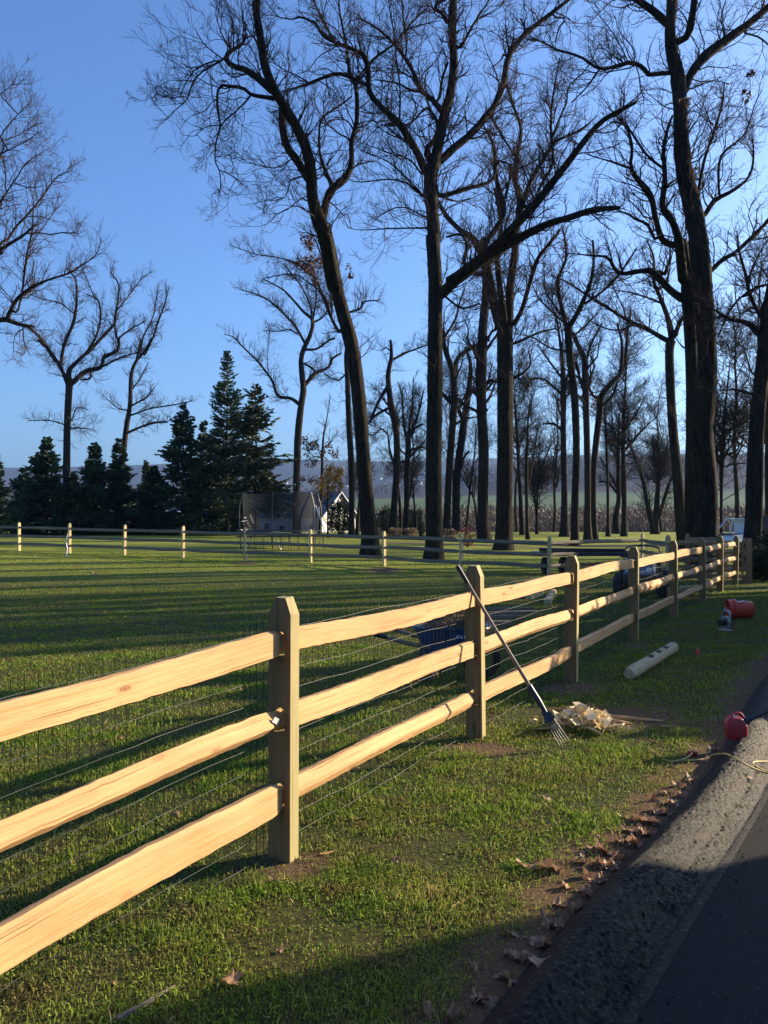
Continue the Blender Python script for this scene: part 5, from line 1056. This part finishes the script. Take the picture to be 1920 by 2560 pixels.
MB().tube([a,a.lerp(b,.15),a.lerp(b,.45)],[.010,.017,.018],12).build('plug',MAT['red'],cd,True); MB().tube([a.lerp(b,.5),a.lerp(b,.85),b],[.018,.017,.011],12).build('plug',MAT['red'],cd,True)
# --- wheelbarrow
Yw=7.95; xw=X(1112,Yw); wb=empty('wheelbarrow',(xw,Yw,hg(xw,Yw)),rad(-6),'blue wheelbarrow heaped with brush standing behind the fence','wheelbarrow')
def tray():
    B=MB(); prof=[(.34,.0),(.40,.0)]
    def ring(z,x0,x1,y,n=28,r=.35):
        out=[]
        for k in range(n):
            t=2*PI*k/n; c,s_=math.cos(t),math.sin(t); e=.5
            xx=(x0+x1)/2+(x1-x0)/2*math.copysign(abs(c)**e,c); yy=y*math.copysign(abs(s_)**e,s_); out.append((xx,yy,z))
        return out
    R=[ring(.20,-.12,.24,.18),ring(.21,-.18,.29,.22),ring(.52,-.31,.42,.30),ring(.53,-.34,.45,.325),ring(.52,-.345,.455,.33),ring(.525,-.30,.41,.29),ring(.33,-.15,.26,.19),ring(.32,-.10,.22,.15)]
    n=28; V=[p for r in R for p in r]; Fs=[(i*n+k,i*n+(k+1)%n,(i+1)*n+(k+1)%n,(i+1)*n+k) for i in range(len(R)-1) for k in range(n)]+[tuple(range(n))[::-1],tuple((len(R)-1)*n+k for k in range(n))]
    B.add(V,Fs); return B.build('tray',MAT['blue'],wb,True)
tray()
for sy in (-1,1):
    MB().tube([(-.66,sy*.33,.46),(-.30,sy*.27,.36),(.15,sy*.13,.27),(.40,sy*.06,.20)],[.020,.021,.019,.016],8).build('handle',MAT['handle'],wb)
    MB().tube([(-.22,sy*.24,.34),(-.26,sy*.23,.02),(-.12,sy*.20,.015),(-.02,sy*.19,.30)],[.013]*4,8).build('leg',MAT['blue'],wb)
    MB().tube([(-.64,sy*.328,.457),(-.66,sy*.331,.4605),(-.55,sy*.312,.435)][::-1][:2]+[(-.67,sy*.332,.462)],[.023]*3,8).build('grip',MAT['black'],wb)
Mxx=Matrix.Rotation(rad(90),3,'X'); MB().lathe([(.12,-.03),(.17,-.04),(.19,-.02),(.19,.02),(.17,.04),(.12,.03)],(.36,0,.19),Mxx,24).build('wheel',MAT['tyre'],wb,True)
# script lettering on the tray flank (illegible white flourish)
cu=bpy.data.curves.new('script','FONT'); cu.body='ettw'; cu.size=.085; cu.shear=.35; cu.extrude=.0008; cu.align_x='CENTER'
ob=bpy.data.objects.new('script_tmp',cu); COL.objects.link(ob); dg=bpy.context.evaluated_depsgraph_get(); me=bpy.data.meshes.new_from_object(ob.evaluated_get(dg)); bpy.data.objects.remove(ob)
o=link('lettering',me,MAT['white'],wb); o.location=(.19,-.292,.43); o.rotation_euler=(rad(90-25),0,rad(2))
# brush heap in the tray
r2=np.random.default_rng(31); n=900; c=np.c_[r2.normal(.08,.17,n),r2.normal(0,.13,n),np.zeros(n)]; hh=.53+.23*np.exp(-((c[:,0]-.12)/.22)**2-(c[:,1]/.2)**2); c[:,2]=.40+(hh-.40)*r2.random(n)**.5
c[:,0]=np.clip(c[:,0],-.26,.38); c[:,1]=np.clip(c[:,1],-.25,.25)
D=r2.normal(0,1,(n,3)); D[:,2]*=.35; P,R=grow(r2,c,D,r2.uniform(.06,.22,n),np.full(n,.0024),6,.3,0,.8,.5); V,Fc,_=tubes(P,R,3)
o=link('brush_heap',raw_mesh('brush_heap',V,Fc),MAT['tanbrush']); o.location=wb.location; o.rotation_euler=wb.rotation_euler; tag(o,'tangle of dry brush heaped in the blue wheelbarrow','brush')
# --- lumber on the lawn
LG='spare rails lying on the lawn'
for i,(x1,y1,x2,y2,lab) in enumerate(((1180,1532,1330,1528,'uppermost spare rail lying on the lawn behind the second post'),(1195,1541,1342,1537,'second spare rail lying on the lawn behind the second post'),(1175,1552,1300,1549,'third spare rail lying nearest the wheelbarrow'),(1190,1566,1275,1563,'lowest spare rail lying right of the wheelbarrow'))):
    board(x1,y1,x2,y2,.11,.08,'oldrail',lab,'spare_rail','rail',tap=.85)['group']=LG
board(1322,1498,1352,1488,.13,.11,'farpost','pale cut block on the lawn behind the fence, left of two','cut_block','block',.9); board(1368,1512,1384,1484,.13,.10,'farpost','pale cut block on the lawn behind the fence, right of two','cut_block','block',.9)
board(1285,1497,1330,1490,.10,.05,'oldrail','dark plank end beside the left cut block','cut_block','block',.9); board(1700,1478,1745,1472,.12,.10,'farpost','pale block on the grass near the far posts','cut_block','block',.9)
board(1505,1428,1530,1421,.12,.09,'farpost','pale plank end sticking out left of the utility cart','cut_block','block',.9)
# --- flatbed trailer behind
Yt=24.3; xt=X(1450,Yt); gt=hg(xt,Yt); tr=empty('flatbed_trailer',(xt,Yt,gt),rad(2),'low dark flatbed trailer parked behind the far fence','trailer')
MB().box((0,0,.60),(2.75,1.3,.10)).build('deck',MAT['navy'],tr,bevel=.01)
MB().box((0,-.66,.68),(2.75,.03,.05)).build('side_rail',MAT['black'],tr)
for x in (-1.15,-.62): MB().lathe([(.10,-.10),(.22,-.11),(.26,-.08),(.26,.08),(.22,.11),(.10,.10)],(x,-.45,.26),Matrix.Rotation(rad(90),3,'Y'),20).build('wheel',MAT['tyre'],tr,True)
MB().tube([(-1.3,-.2,.74),(-.2,-.25,.73),(1.3,-.2,.72)],[.05,.045,.04],8).build('load_bundle',MAT['black'],tr,True)
MB().box((1.5,0,.52),(.5,.08,.08)).build('drawbar',MAT['black'],tr)
# --- compact utility cart
Yv=16.6; xv=X(1606,Yv); uv_=empty('utility_cart',(xv,Yv,hg(xv,Yv)),rad(-24),'compact black and blue grey utility cart behind the fourth post','utility cart')
for sx in (-1,1):
    for y,r in ((-.42,.23),(.42,.25)):
        w=MB().lathe([(.06,-.09),(.17,-.10),(r,-.07),(r,.07),(.17,.10),(.06,.09)],(sx*.42,y,r),Matrix.Rotation(rad(90),3,'Y'),24).build('wheel',MAT['tyre'],uv_,True)
        MB().lathe([(0,-.07),(.07,-.075),(.09,-.05),(.09,.05),(.07,.075),(0,.07)],(sx*.42,y,r),Matrix.Rotation(rad(90),3,'Y'),14).build('hub',MAT['grey'],w,True)
MB().box((0,0,.36),(.62,1.15,.18)).build('chassis',MAT['black'],uv_,bevel=.02)
B=MB(); B.add(*bmesh_hull([Vector(v) for v in ((-.30,-.62,.45),(.30,-.62,.45),(-.32,-.1,.45),(.32,-.1,.45),(-.24,-.58,.66),(.24,-.58,.66),(-.30,-.12,.80),(.30,-.12,.80))])); B.build('hood',MAT['hood'],uv_,bevel=.03)
B=MB(); B.add(*bmesh_hull([Vector(v) for v in ((-.34,.15,.45),(.34,.15,.45),(-.34,.62,.45),(.34,.62,.45),(-.36,.12,.72),(.36,.12,.72),(-.38,.66,.74),(.38,.66,.74))])); B.build('cargo_box',MAT['navy'],uv_,bevel=.02)
MB().tube(_dense([(-.36,-.02,.42),(-.36,.0,.86),(-.30,.0,.99),(-.1,0,1.03),(.1,0,1.03),(.30,.0,.99),(.36,.0,.86),(.36,-.02,.42)],40),[.017]*40,8).build('roll_bar',MAT['black'],uv_,True)
MB().box((0,.02,.55),(.5,.28,.14)).build('seat',MAT['black'],uv_,bevel=.03)
MB().tube([(0,-.12,.78),(0,-.03,.86)],[.012,.012],8).build('steering_column',MAT['black'],uv_)
for sx in (-1,1): MB().lathe([(0,0),(.05,.0),(.055,.02),(.04,.03),(0,.03)],(sx*.2,-.62,.56),Matrix.Rotation(rad(90),3,'X'),14).build('headlight',MAT['white'],uv_,True)
# --- long folding table rows / bench frame beyond the far fence
Yb=38.0; xb=X(702,Yb); lt=empty('slatted_bench_table',(xb,Yb,hg(xb,Yb)),rad(1),'long dark table frame with slanted slats and many thin legs beyond the far fence','table')
B=MB(); 
for y in (-.35,.35): B.box((0,y,.66),(4.1,.05,.05))
B.build('frame',MAT['black'],lt)
B=MB()
for k in range(26): x=-2.05+k*.164; B.tube([(x-.07,-.35,.80),(x+.06,.2,.68)],[.014,.014],4)
B.build('slats',MAT['navy'],lt)
B=MB()
for k in range(5): x=1.0+k*.16; B.tube([(x-.09,-.40,.82),(x+.05,-.38,.68)],[.016,.016],4)
o=B.build('pale_slats',MAT['white'],lt)
for k in range(11):
    x=-2.0+k*.4
    for y in (-.35,.35): MB().tube([(x,y,.66),(x+.04,y*1.1,0)],[.016,.013],6).build('leg',MAT['black'],lt)
# --- trampoline
Yk=41.0; xk=X(703,Yk); tp_=empty('trampoline',(xk,Yk,hg(xk,Yk)),0,'round trampoline with a tall dark safety net beside the spruces','trampoline'); r=1.98
ring=[(r*math.cos(t),r*math.sin(t),.88) for t in np.linspace(0,2*PI,41)]; MB().tube(ring,.035,8).build('frame_ring',MAT['black'],tp_)
B=MB(); B.lathe([(0,.86),(1.6,.86),(1.62,.87),(1.93,.88),(1.93,.90),(0,.875)],S=40); B.build('mat',MAT['navy'],tp_)
ring2=[(r*1.0*math.cos(t),r*1.0*math.sin(t),2.78) for t in np.linspace(0,2*PI,41)]; MB().tube(ring2,.012,6).build('net_top_ring',MAT['net'],tp_)
for k in range(6):
    t=2*PI*k/6+.45; c,s_=math.cos(t),math.sin(t)
    MB().tube(_dense([(r*1.06*c,r*1.06*s_,.05),(r*1.1*c,r*1.1*s_,1.1),(r*1.1*c,r*1.1*s_,2.1),(r*1.0*c,r*1.0*s_,2.82)],12),[.02]*12,6).build('net_pole',MAT['black'] if k%3 else MAT['polegrey'],tp_)
    MB().tube([(r*.98*c,r*.98*s_,.87),(r*.98*math.cos(t+.2),r*.98*math.sin(t+.2),0)],[.02,.02],6).build('leg',MAT['grey'],tp_)
V=[];Fc=[]
for k in range(48):
    t=2*PI*k/48; V+=[(1.9*math.cos(t),1.9*math.sin(t),.9),(1.95*math.cos(t),1.95*math.sin(t),2.77)]
for k in range(48): Fc.append((2*k,2*((k+1)%48),2*((k+1)%48)+1,2*k+1))
link('safety_net',raw_mesh('safety_net',V,Fc,smooth=True),MAT['netsheet'],tp_)
MB().box((X(795,Yk)-xk,.3,1.9),(.10,.05,.45)).build('padding_sleeve',MAT['white'],tp_); MB().tube([(X(797,Yk)-xk,-1.9,2.15),(X(822,Yk)-xk,-2.0,.7)],[.022,.022],6).build('brace',MAT['white'],tp_)
# --- small sapling with guard by the far fence
g=gp(166,1392); sp_=empty('young_sapling',g,0,'spindly pale sapling wrapped in white at the foot of a far fence post','sapling')
MB().tube([(0,0,0),(.03,0,.3),(-.02,0,.55),(.05,0,.85)],[.03,.025,.02,.012],6).build('stem',MAT['tag'],sp_)
for k in range(4): MB().tube([(0,0,.3+k*.1),(random.uniform(-.2,.2),0,.5+k*.12)],[.008,.004],4).build('twig',MAT['twig'],sp_)
# ================================================================ houses
def house(name,label,px,Y,w,dp,eave,ridge,rz,base=-5.0,dormer=True,mat='siding'):
    x=X(px,Y); g=float(H(x,Y)); t=empty(name,(x,Y,g),rz,label,'house'); e=eave-g; rd=ridge-g
    B=MB(); B.prism([(-w/2,-dp/2,-1),(-w/2,dp/2,-1),(-w/2,dp/2,e),(-w/2,0,rd-.12),(-w/2,-dp/2,e)],(w,0,0)); B.build('wall',MAT[mat],t)
    for s_ in (-1,1):
        o=.45; sl=(rd-e)/(dp/2); B=MB(); B.prism([(-w/2-o,0,rd),(-w/2-o,s_*(dp/2+o),e-sl*o),(-w/2-o,s_*(dp/2+o),e-sl*o+.2),(-w/2-o,0,rd+.2)],(w+2*o,0,0)); B.build('roof',MAT['roof'],t)
    # white rake boards on the gables
    for sx in (-1,1):
        for s_ in (-1,1):
            B=MB(); x0=sx*(w/2+.47); sl=(rd-e)/(dp/2); B.prism([(x0,0,rd-.02),(x0,s_*(dp/2+.45),e-sl*.45-.02),(x0,s_*(dp/2+.45),e-sl*.45+.10),(x0,0,rd+.10)],(sx*.06,0,0)); B.build('rake_board',MAT['white'],t)
    for sx in (-1,1):
        for y,z in ((0,e+(rd-e)*.22),(-dp*.25,e*.45+.3),(dp*.25,e*.45+.3)):
            f_=MB().box((sx*(w/2+.03),y,z),(.08,1.15,1.5)).build('window',MAT['white'],t)
            MB().box((sx*(w/2+.075),y-.25,z),(.03,.42,1.25)).build('pane',MAT['glass'],f_); MB().box((sx*(w/2+.075),y+.25,z),(.03,.42,1.25)).build('pane',MAT['glass'],f_)
    for k in range(4):
        xx=-w*.36+k*w*.24
        if k==1: 
            MB().box((xx,-dp/2-.03,1.05),(1.0,.08,2.1)).build('door',MAT['navy'],t)
        else:
            f_=MB().box((xx,-dp/2-.03,e*.5),(1.15,.08,1.5)).build('window',MAT['white'],t)
            MB().box((xx,-dp/2-.075,e*.5),(.95,.03,1.3)).build('pane',MAT['glass'],f_)
    if dormer:
        for xx in (-w*.28,):
            z0=e+(rd-e)*.25; B=MB(); B.prism([(xx-1.6,-dp/2+.3,z0-.6),(xx+1.6,-dp/2+.3,z0-.6),(xx+1.6,-dp/2+.3,z0+.9),(xx,-dp/2+.3,z0+2.1),(xx-1.6,-dp/2+.3,z0+.9)],(0,dp*.32,0)); B.build('dormer',MAT['roof'],t)
    return t
house('gabled_house','grey roofed house with a white gable in the dip beyond the trampoline',768,128,12.5,9,2.2,5.75,rad(-32))
house('white_house','white house glimpsed between trunks behind the tall evergreens',520,116,11,8,-.2,3.0,rad(-10))
house('white_house','narrow pale house glimpsed behind the slender leaning tree',312,112,5,6,.2,2.8,rad(12),dormer=False)
# tiny houses in the valley town
def small_house():
    t=empty('distant_house',(0,0,0),0,'white house of the valley town, a speck below the far ridge','house','white specks of the valley town')
    B=MB(); B.prism([(-6,-4.5,-3),(-6,4.5,-3),(-6,4.5,5),(-6,0,8.4),(-6,-4.5,5)],(12,0,0)); B.build('wall',MAT['white'],t)
    for s_ in(-1,1): B=MB(); B.prism([(-6.5,0,8.6),(-6.5,s_*5.2,4.7),(-6.5,s_*5.2,5.2),(-6.5,0,9.1)],(13,0,0)); B.build('roof',MAT['roof'],t)
    return t
h0=small_house(); r2=random.Random(5)
spots=[(r2.choice([r2.uniform(955,1110),r2.uniform(1230,1440),r2.uniform(650,1120)]),r2.uniform(1700,2150)) for _ in range(42)]
for i,(px,Y) in enumerate(spots):
    x=X(px,Y)
    if i==0: r=h0
    else:
        r=h0.copy(); COL.objects.link(r)
        for ch in [c for c in h0.children]: c=ch.copy(); COL.objects.link(c); c.parent=r
    r.location=(x,Y,float(H(x,Y))+4); r.rotation_euler=(0,0,r2.uniform(-1,1)); s_=r2.uniform(.35,.7); r.scale=(s_,)*3
# --- pickup cab at right
Yp=40.0; xp=X(1846,Yp); gpz=Z(1297,Yp)-1.86
tk=empty('pickup_truck',(xp,Yp,gpz),rad(32),'white pickup truck cab showing between the two right oaks','pickup truck'); S=1.0
def side(poly,y,t_): return [(a,y,b) for a,b in poly]
# front of the truck points left
prof=[(-1.75,.55),(-1.75,.95),(-1.6,1.06),(-.62,1.14),(.10,1.80),(.35,1.86),(1.35,1.86),(1.45,1.25),(1.45,.55)]
low=[(-1.75,.5),(-1.78,.9),(-1.6,1.05),(-.55,1.13),(1.5,1.16),(1.5,.5)]
MB().prism([(a,-.95,b) for a,b in low],(0,1.9,0)).build('body',MAT['white'],tk,bevel=.05)
B=MB()
for y in (-.86,.86):
    for a,b,w_ in (((-.60,1.13),(.14,1.80),.035),((.14,1.80),(.42,1.86),.035),((.42,1.86),(.85,1.87),.035),((.85,1.87),(.62,1.15),.05)): B.tube([(a[0],y*1.04,a[1]),(b[0],y*.93 if b[1]>1.5 else y*1.04,b[1])],[w_,w_],8)
B.box((.62,0,1.865),(1.0,1.62,.05)); B.build('cab_frame',MAT['white'],tk)
MB().box((1.15,0,1.5),(.62,1.7,.72)).build('cab_rear',MAT['white'],tk,bevel=.05)
B=MB(); B.prism([(-.50,-.885,1.16),(.62,-.885,1.16),(.80,-.82,1.80),(.20,-.82,1.76)],(0,.02,0)); B.build('side_window',MAT['glass'],tk)
MB().box((-.40,-1.05,1.24),(.12,.22,.2)).build('mirror',MAT['black'],tk,bevel=.02)
MB().box((-1.2,0,1.15),(.9,1.5,.03)).build('wiper_cowl',MAT['black'],tk)
for x_ in (-1.1,2.4): MB().lathe([(.15,-.11),(.34,-.12),(.38,-.08),(.38,.08),(.34,.12),(.15,.11)],(x_,-.85,.38),Matrix.Rotation(rad(90),3,'X'),20).build('wheel',MAT['tyre'],tk,True)
MB().box((2.4,0,.85),(1.8,1.85,.55)).build('bed',MAT['white'],tk,bevel=.04)
# --- dark box trailer at right edge
Yq=31; xq=X(1903,Yq); bt=empty('box_trailer',(xq+1.9,Yq,hg(xq,Yq)),0,'dark navy box trailer cut off by the right edge of the picture','trailer')
zt=Z(1288,Yq)-hg(xq,Yq); MB().box((0,0,(zt+.5)/2),(3.8,2,zt-.5)).build('box',MAT['navy'],bt,bevel=.03); MB().box((-1.92,0,zt*.5),(.03,1.8,zt*.5)).build('rear_door',MAT['black'],bt)
for x_ in(-.9,.9): MB().lathe([(.1,-.1),(.3,-.11),(.32,.0),(.3,.11),(.1,.1)],(x_,-.9,.32),Matrix.Rotation(rad(90),3,'X'),18).build('wheel',MAT['tyre'],bt,True)
# --- building added off the right side, unseen, to throw shade over the near driveway
ga=Vector((7.3,6.25,0)); gt_=empty('shade_garage',(ga.x+3,ga.y-3.2,0),0,'small pale unseen building added outside the right edge to cast shade','shade_garage')
MB().box((0,0,1.35),(6,6.2,2.7)).build('wall',MAT['siding'],gt_); MB().prism([(-3.1,-3.25,2.72),(-3.1,3.15,2.72),(-3.1,0,3.3)],(6.2,0,0)).build('roof',MAT['roof'],gt_)
dr=MB().box((-3.02,-.2,1.1),(.05,3.6,2.2)).build('garage_door',MAT['white'],gt_); MB().box((-3.07,-.2,.3),(.04,.3,.04)).build('handle',MAT['black'],dr)
# ================================================================ fallen leaves
def leaf_mesh(seed,curl,lob=.34):
    r=np.random.default_rng(seed); n=30; t=np.linspace(0,2*PI,n+1)[:-1]
    rr=.62+lob*np.abs(np.cos(2.5*t))**1.2*np.where(np.cos(2.5*t)>0,1,.75)-lob*.55*np.sin(5*t/1.0+1.2)**2+r.uniform(-.05,.05,n)
    rings=[0.0,.45,1.0]; V=[(0,0,0)]
    def zf(x,y): return curl*(.55*x*x-.25*y*y+.22*math.sin(4*x+seed)*y+.12*math.sin(7*y+seed))
    for q in rings[1:]:
        for k in range(n): x=math.cos(t[k])*rr[k]*q*1.05; y=math.sin(t[k])*rr[k]*q*.85; V.append((x,y,zf(x,y)))
    Fs=[(0,1+k,1+(k+1)%n) for k in range(n)]+[(1+k,1+n+k,1+n+(k+1)%n,1+(k+1)%n) for k in range(n)]
    b=len(V); V+=[(-.55,-.02,0),(-.55,.02,0),(-1.15,.015,.1),(-1.15,-.015,.1)]; Fs.append((b,b+1,b+2,b+3))
    me=bpy.data.meshes.new('fallen_leaf'); me.from_pydata([Vector(v)*.065 for v in V],[],Fs); me.materials.append(MAT['leaf'])
    me.polygons.foreach_set('use_smooth',np.ones(len(me.polygons),bool)); return me
LM=[leaf_mesh(i,c,l) for i,(c,l) in enumerate(((.9,.36),(1.5,.40),(-1.0,.34),(1.9,.3),(.6,.42),(-1.6,.38)))]
r2=random.Random(77)
def leaf(x,y,lab,grp,s=1.0,dz=.012,tilt=.45,mi=None,z=None):
    o=bpy.data.objects.new('fallen_leaf',LM[mi if mi is not None else r2.randrange(6)]); COL.objects.link(o)
    o.location=(x,y,(float(surf(x,y)[0]) if z is None else z)+dz*s); o.rotation_euler=(r2.gauss(0,tilt),r2.gauss(0,tilt),r2.uniform(0,6.28)); o.scale=(s,s,s*r2.uniform(.7,1.4)); tag(o,lab,'leaf',grp); return o
def edge_at(py):  # edge position for an image row
    best=None
    for (x,y) in ED:
        if y<.5: continue
        q=YH+F*CAMH/y
        if best is None or abs(q-py)<best[0]: best=(abs(q-py),x,y)
    i=int(np.argmin((ED[:,0]-best[1])**2+(ED[:,1]-best[2])**2)); return best[1],best[2],ENOR[i]
for (p0,p1,cnt,spread) in ((1965,2010,8,.04),(2010,2110,70,.08),(2110,2200,46,.10),(2200,2260,10,.08),(2280,2345,16,.05),(2360,2460,24,.08),(1870,1960,6,.04),(2460,2550,6,.10)):
    for _ in range(cnt):
        x,y,nn=edge_at(r2.uniform(p0,p1)); w=-abs(r2.gauss(.0,spread))+.015
        leaf(x+nn[0]*w,y+nn[1]*w,'curled brown leaf in the drift along the foot of the rolled kerb','brown leaves drifted along the kerb',r2.uniform(.3,.68),.014,.45)
for px,py,s,lab in ((1372,2178,1.05,'largest orange brown oak leaf lying alone on the bare soil'),(1498,2205,.7,'pale brown leaf at the foot of the kerb below the drift'),(1318,2172,.9,'dark curled leaf just left of the largest leaf'),(1868,1952,.75,'yellowish crumpled leaf on the kerb beside the cord'),(580,2460,.7,'tan leaf on the shaded grass near the bottom of the picture'),(1350,2420,.8,'brown leaf on shaded soil beside the lower drift'),(1342,1920,.6,'small pinkish leaf in the sunlit grass below the fork'),(1470,2240,.5,'tiny pale leaf on the shaded kerb foot'),(1130,2548,.55,'orange leaf at the bottom edge of the picture'),(1152,2540,.45,'pale leaf beside the orange one at the bottom edge')):
    g=gp(px,py); leaf(g.x,g.y,lab,None,s,.02,.25,0 if s>1 else None)
for _ in range(70):
    y=math.sqrt(r2.uniform(2.6**2,9**2)); x=r2.uniform(-.5,.42)*y
    if edge_dist(x,y)[0]>-.05: continue
    leaf(x,y,'small brown leaf scattered on the near lawn','leaves scattered on the near lawn',r2.uniform(.25,.5),.025,.4)
for _ in range(60):
    y=math.sqrt(r2.uniform(9**2,30**2)); x=r2.uniform(-.5,.35)*y
    leaf(x,y,'pale leaf scattered on the lawn beyond the near fence','leaves scattered on the far lawn',r2.uniform(.5,.9),.03,.4)
r2=np.random.default_rng(12); n=900; i=r2.integers(20,len(ED)-80,n); w=.37+abs(r2.normal(0,.12,n)); k=r2.random(n)<.12; w[k]=r2.uniform(.4,3,k.sum())
C=np.c_[ED[i]+ENOR[i]*w[:,None]+r2.normal(0,.03,(n,2)),np.zeros(n)]; C[:,2]=H(C[:,0],C[:,1])+.026; s=r2.uniform(.002,.007,n)
T=np.array([(1,0,-.6),(-.5,.87,-.6),(-.5,-.87,-.6),(0,0,1)]); a=r2.uniform(0,6.28,n); ca,sa=np.cos(a),np.sin(a)
V=np.stack([np.stack([T[j,0]*ca-T[j,1]*sa,T[j,0]*sa+T[j,1]*ca,np.full(n,T[j,2])*.8],1)*s[:,None]*r2.uniform(.7,1.3,(n,1))+C for j in range(4)],1).reshape(-1,3)
Fc=(np.arange(n)[:,None,None]*4+np.array([[0,1,3],[1,2,3],[2,0,3],[0,2,1]])[None]).reshape(-1,3)
o=link('grit',raw_mesh('grit',V,Fc),MAT['berm']); tag(o,'loose asphalt crumbs scattered beside the rolled kerb','grit',kind='stuff')
# ================================================================ haze, sky, sun, camera
HZ=MB().box((0,2325,110),(9800,4850,340)); 
m,nt,b=M('haze_air'); nt.nodes.remove(b); pv=N(nt,'ShaderNodeVolumePrincipled'); pv.inputs['Color'].default_value=(.26,.50,1,1); pv.inputs['Density'].default_value=HAZE; pv.inputs['Anisotropy'].default_value=.2
nt.links.new(pv.outputs[0],nt.nodes['Material Output'].inputs['Volume'])
if HAZE>0: o=HZ.build('haze',m); tag(o,'thin blue air haze over the valley','haze',kind='stuff'); 
w=bpy.data.worlds.new('World'); scene.world=w; w.use_nodes=True; nt=w.node_tree; bg=nt.nodes['Background']
sk=nt.nodes.new('ShaderNodeTexSky'); sk.sky_type='NISHITA'; sk.sun_disc=False; sk.sun_elevation=SUN_EL; sk.sun_rotation=SUN_AZ; sk.altitude=100; sk.air_density=1.0; sk.dust_density=3.0; sk.ozone_density=2.2
sm_=mix(nt,1.0,sk.outputs[0],(.85,1.20,1.76),'MULTIPLY'); nt.links.new(sm_,bg.inputs[0]); bg.inputs[1].default_value=SKYS
ld=bpy.data.lights.new('sun','SUN'); ld.energy=SUNE; ld.angle=rad(.5); ld.color=(1,.80,.53); so=bpy.data.objects.new('sun',ld); COL.objects.link(so)
dv=Vector((SD[0]*math.cos(SUN_EL),SD[1]*math.cos(SUN_EL),math.sin(SUN_EL))); so.rotation_euler=dv.to_track_quat('Z','Y').to_euler(); so.location=(30,12,20)
cam=bpy.data.cameras.new('camera'); cam.sensor_fit='VERTICAL'; cam.sensor_height=36; cam.lens=F/2560*36; cam.shift_y=(YH-1280)/2560; cam.clip_end=9000; cam.clip_start=.05
co=bpy.data.objects.new('camera',cam); COL.objects.link(co); co.location=(0,0,CAMH); co.rotation_euler=(rad(90),0,0); scene.camera=co
scene.view_settings.view_transform='Standard'; scene.view_settings.look='None'; scene.view_settings.exposure=EXPO; scene.view_settings.gamma=1
scene.render.resolution_x=768; scene.render.resolution_y=1024
try:
    scene.cycles.volume_bounces=0; scene.cycles.max_bounces=5; scene.cycles.transparent_max_bounces=12; scene.cycles.volume_step_rate=8
except Exception: pass
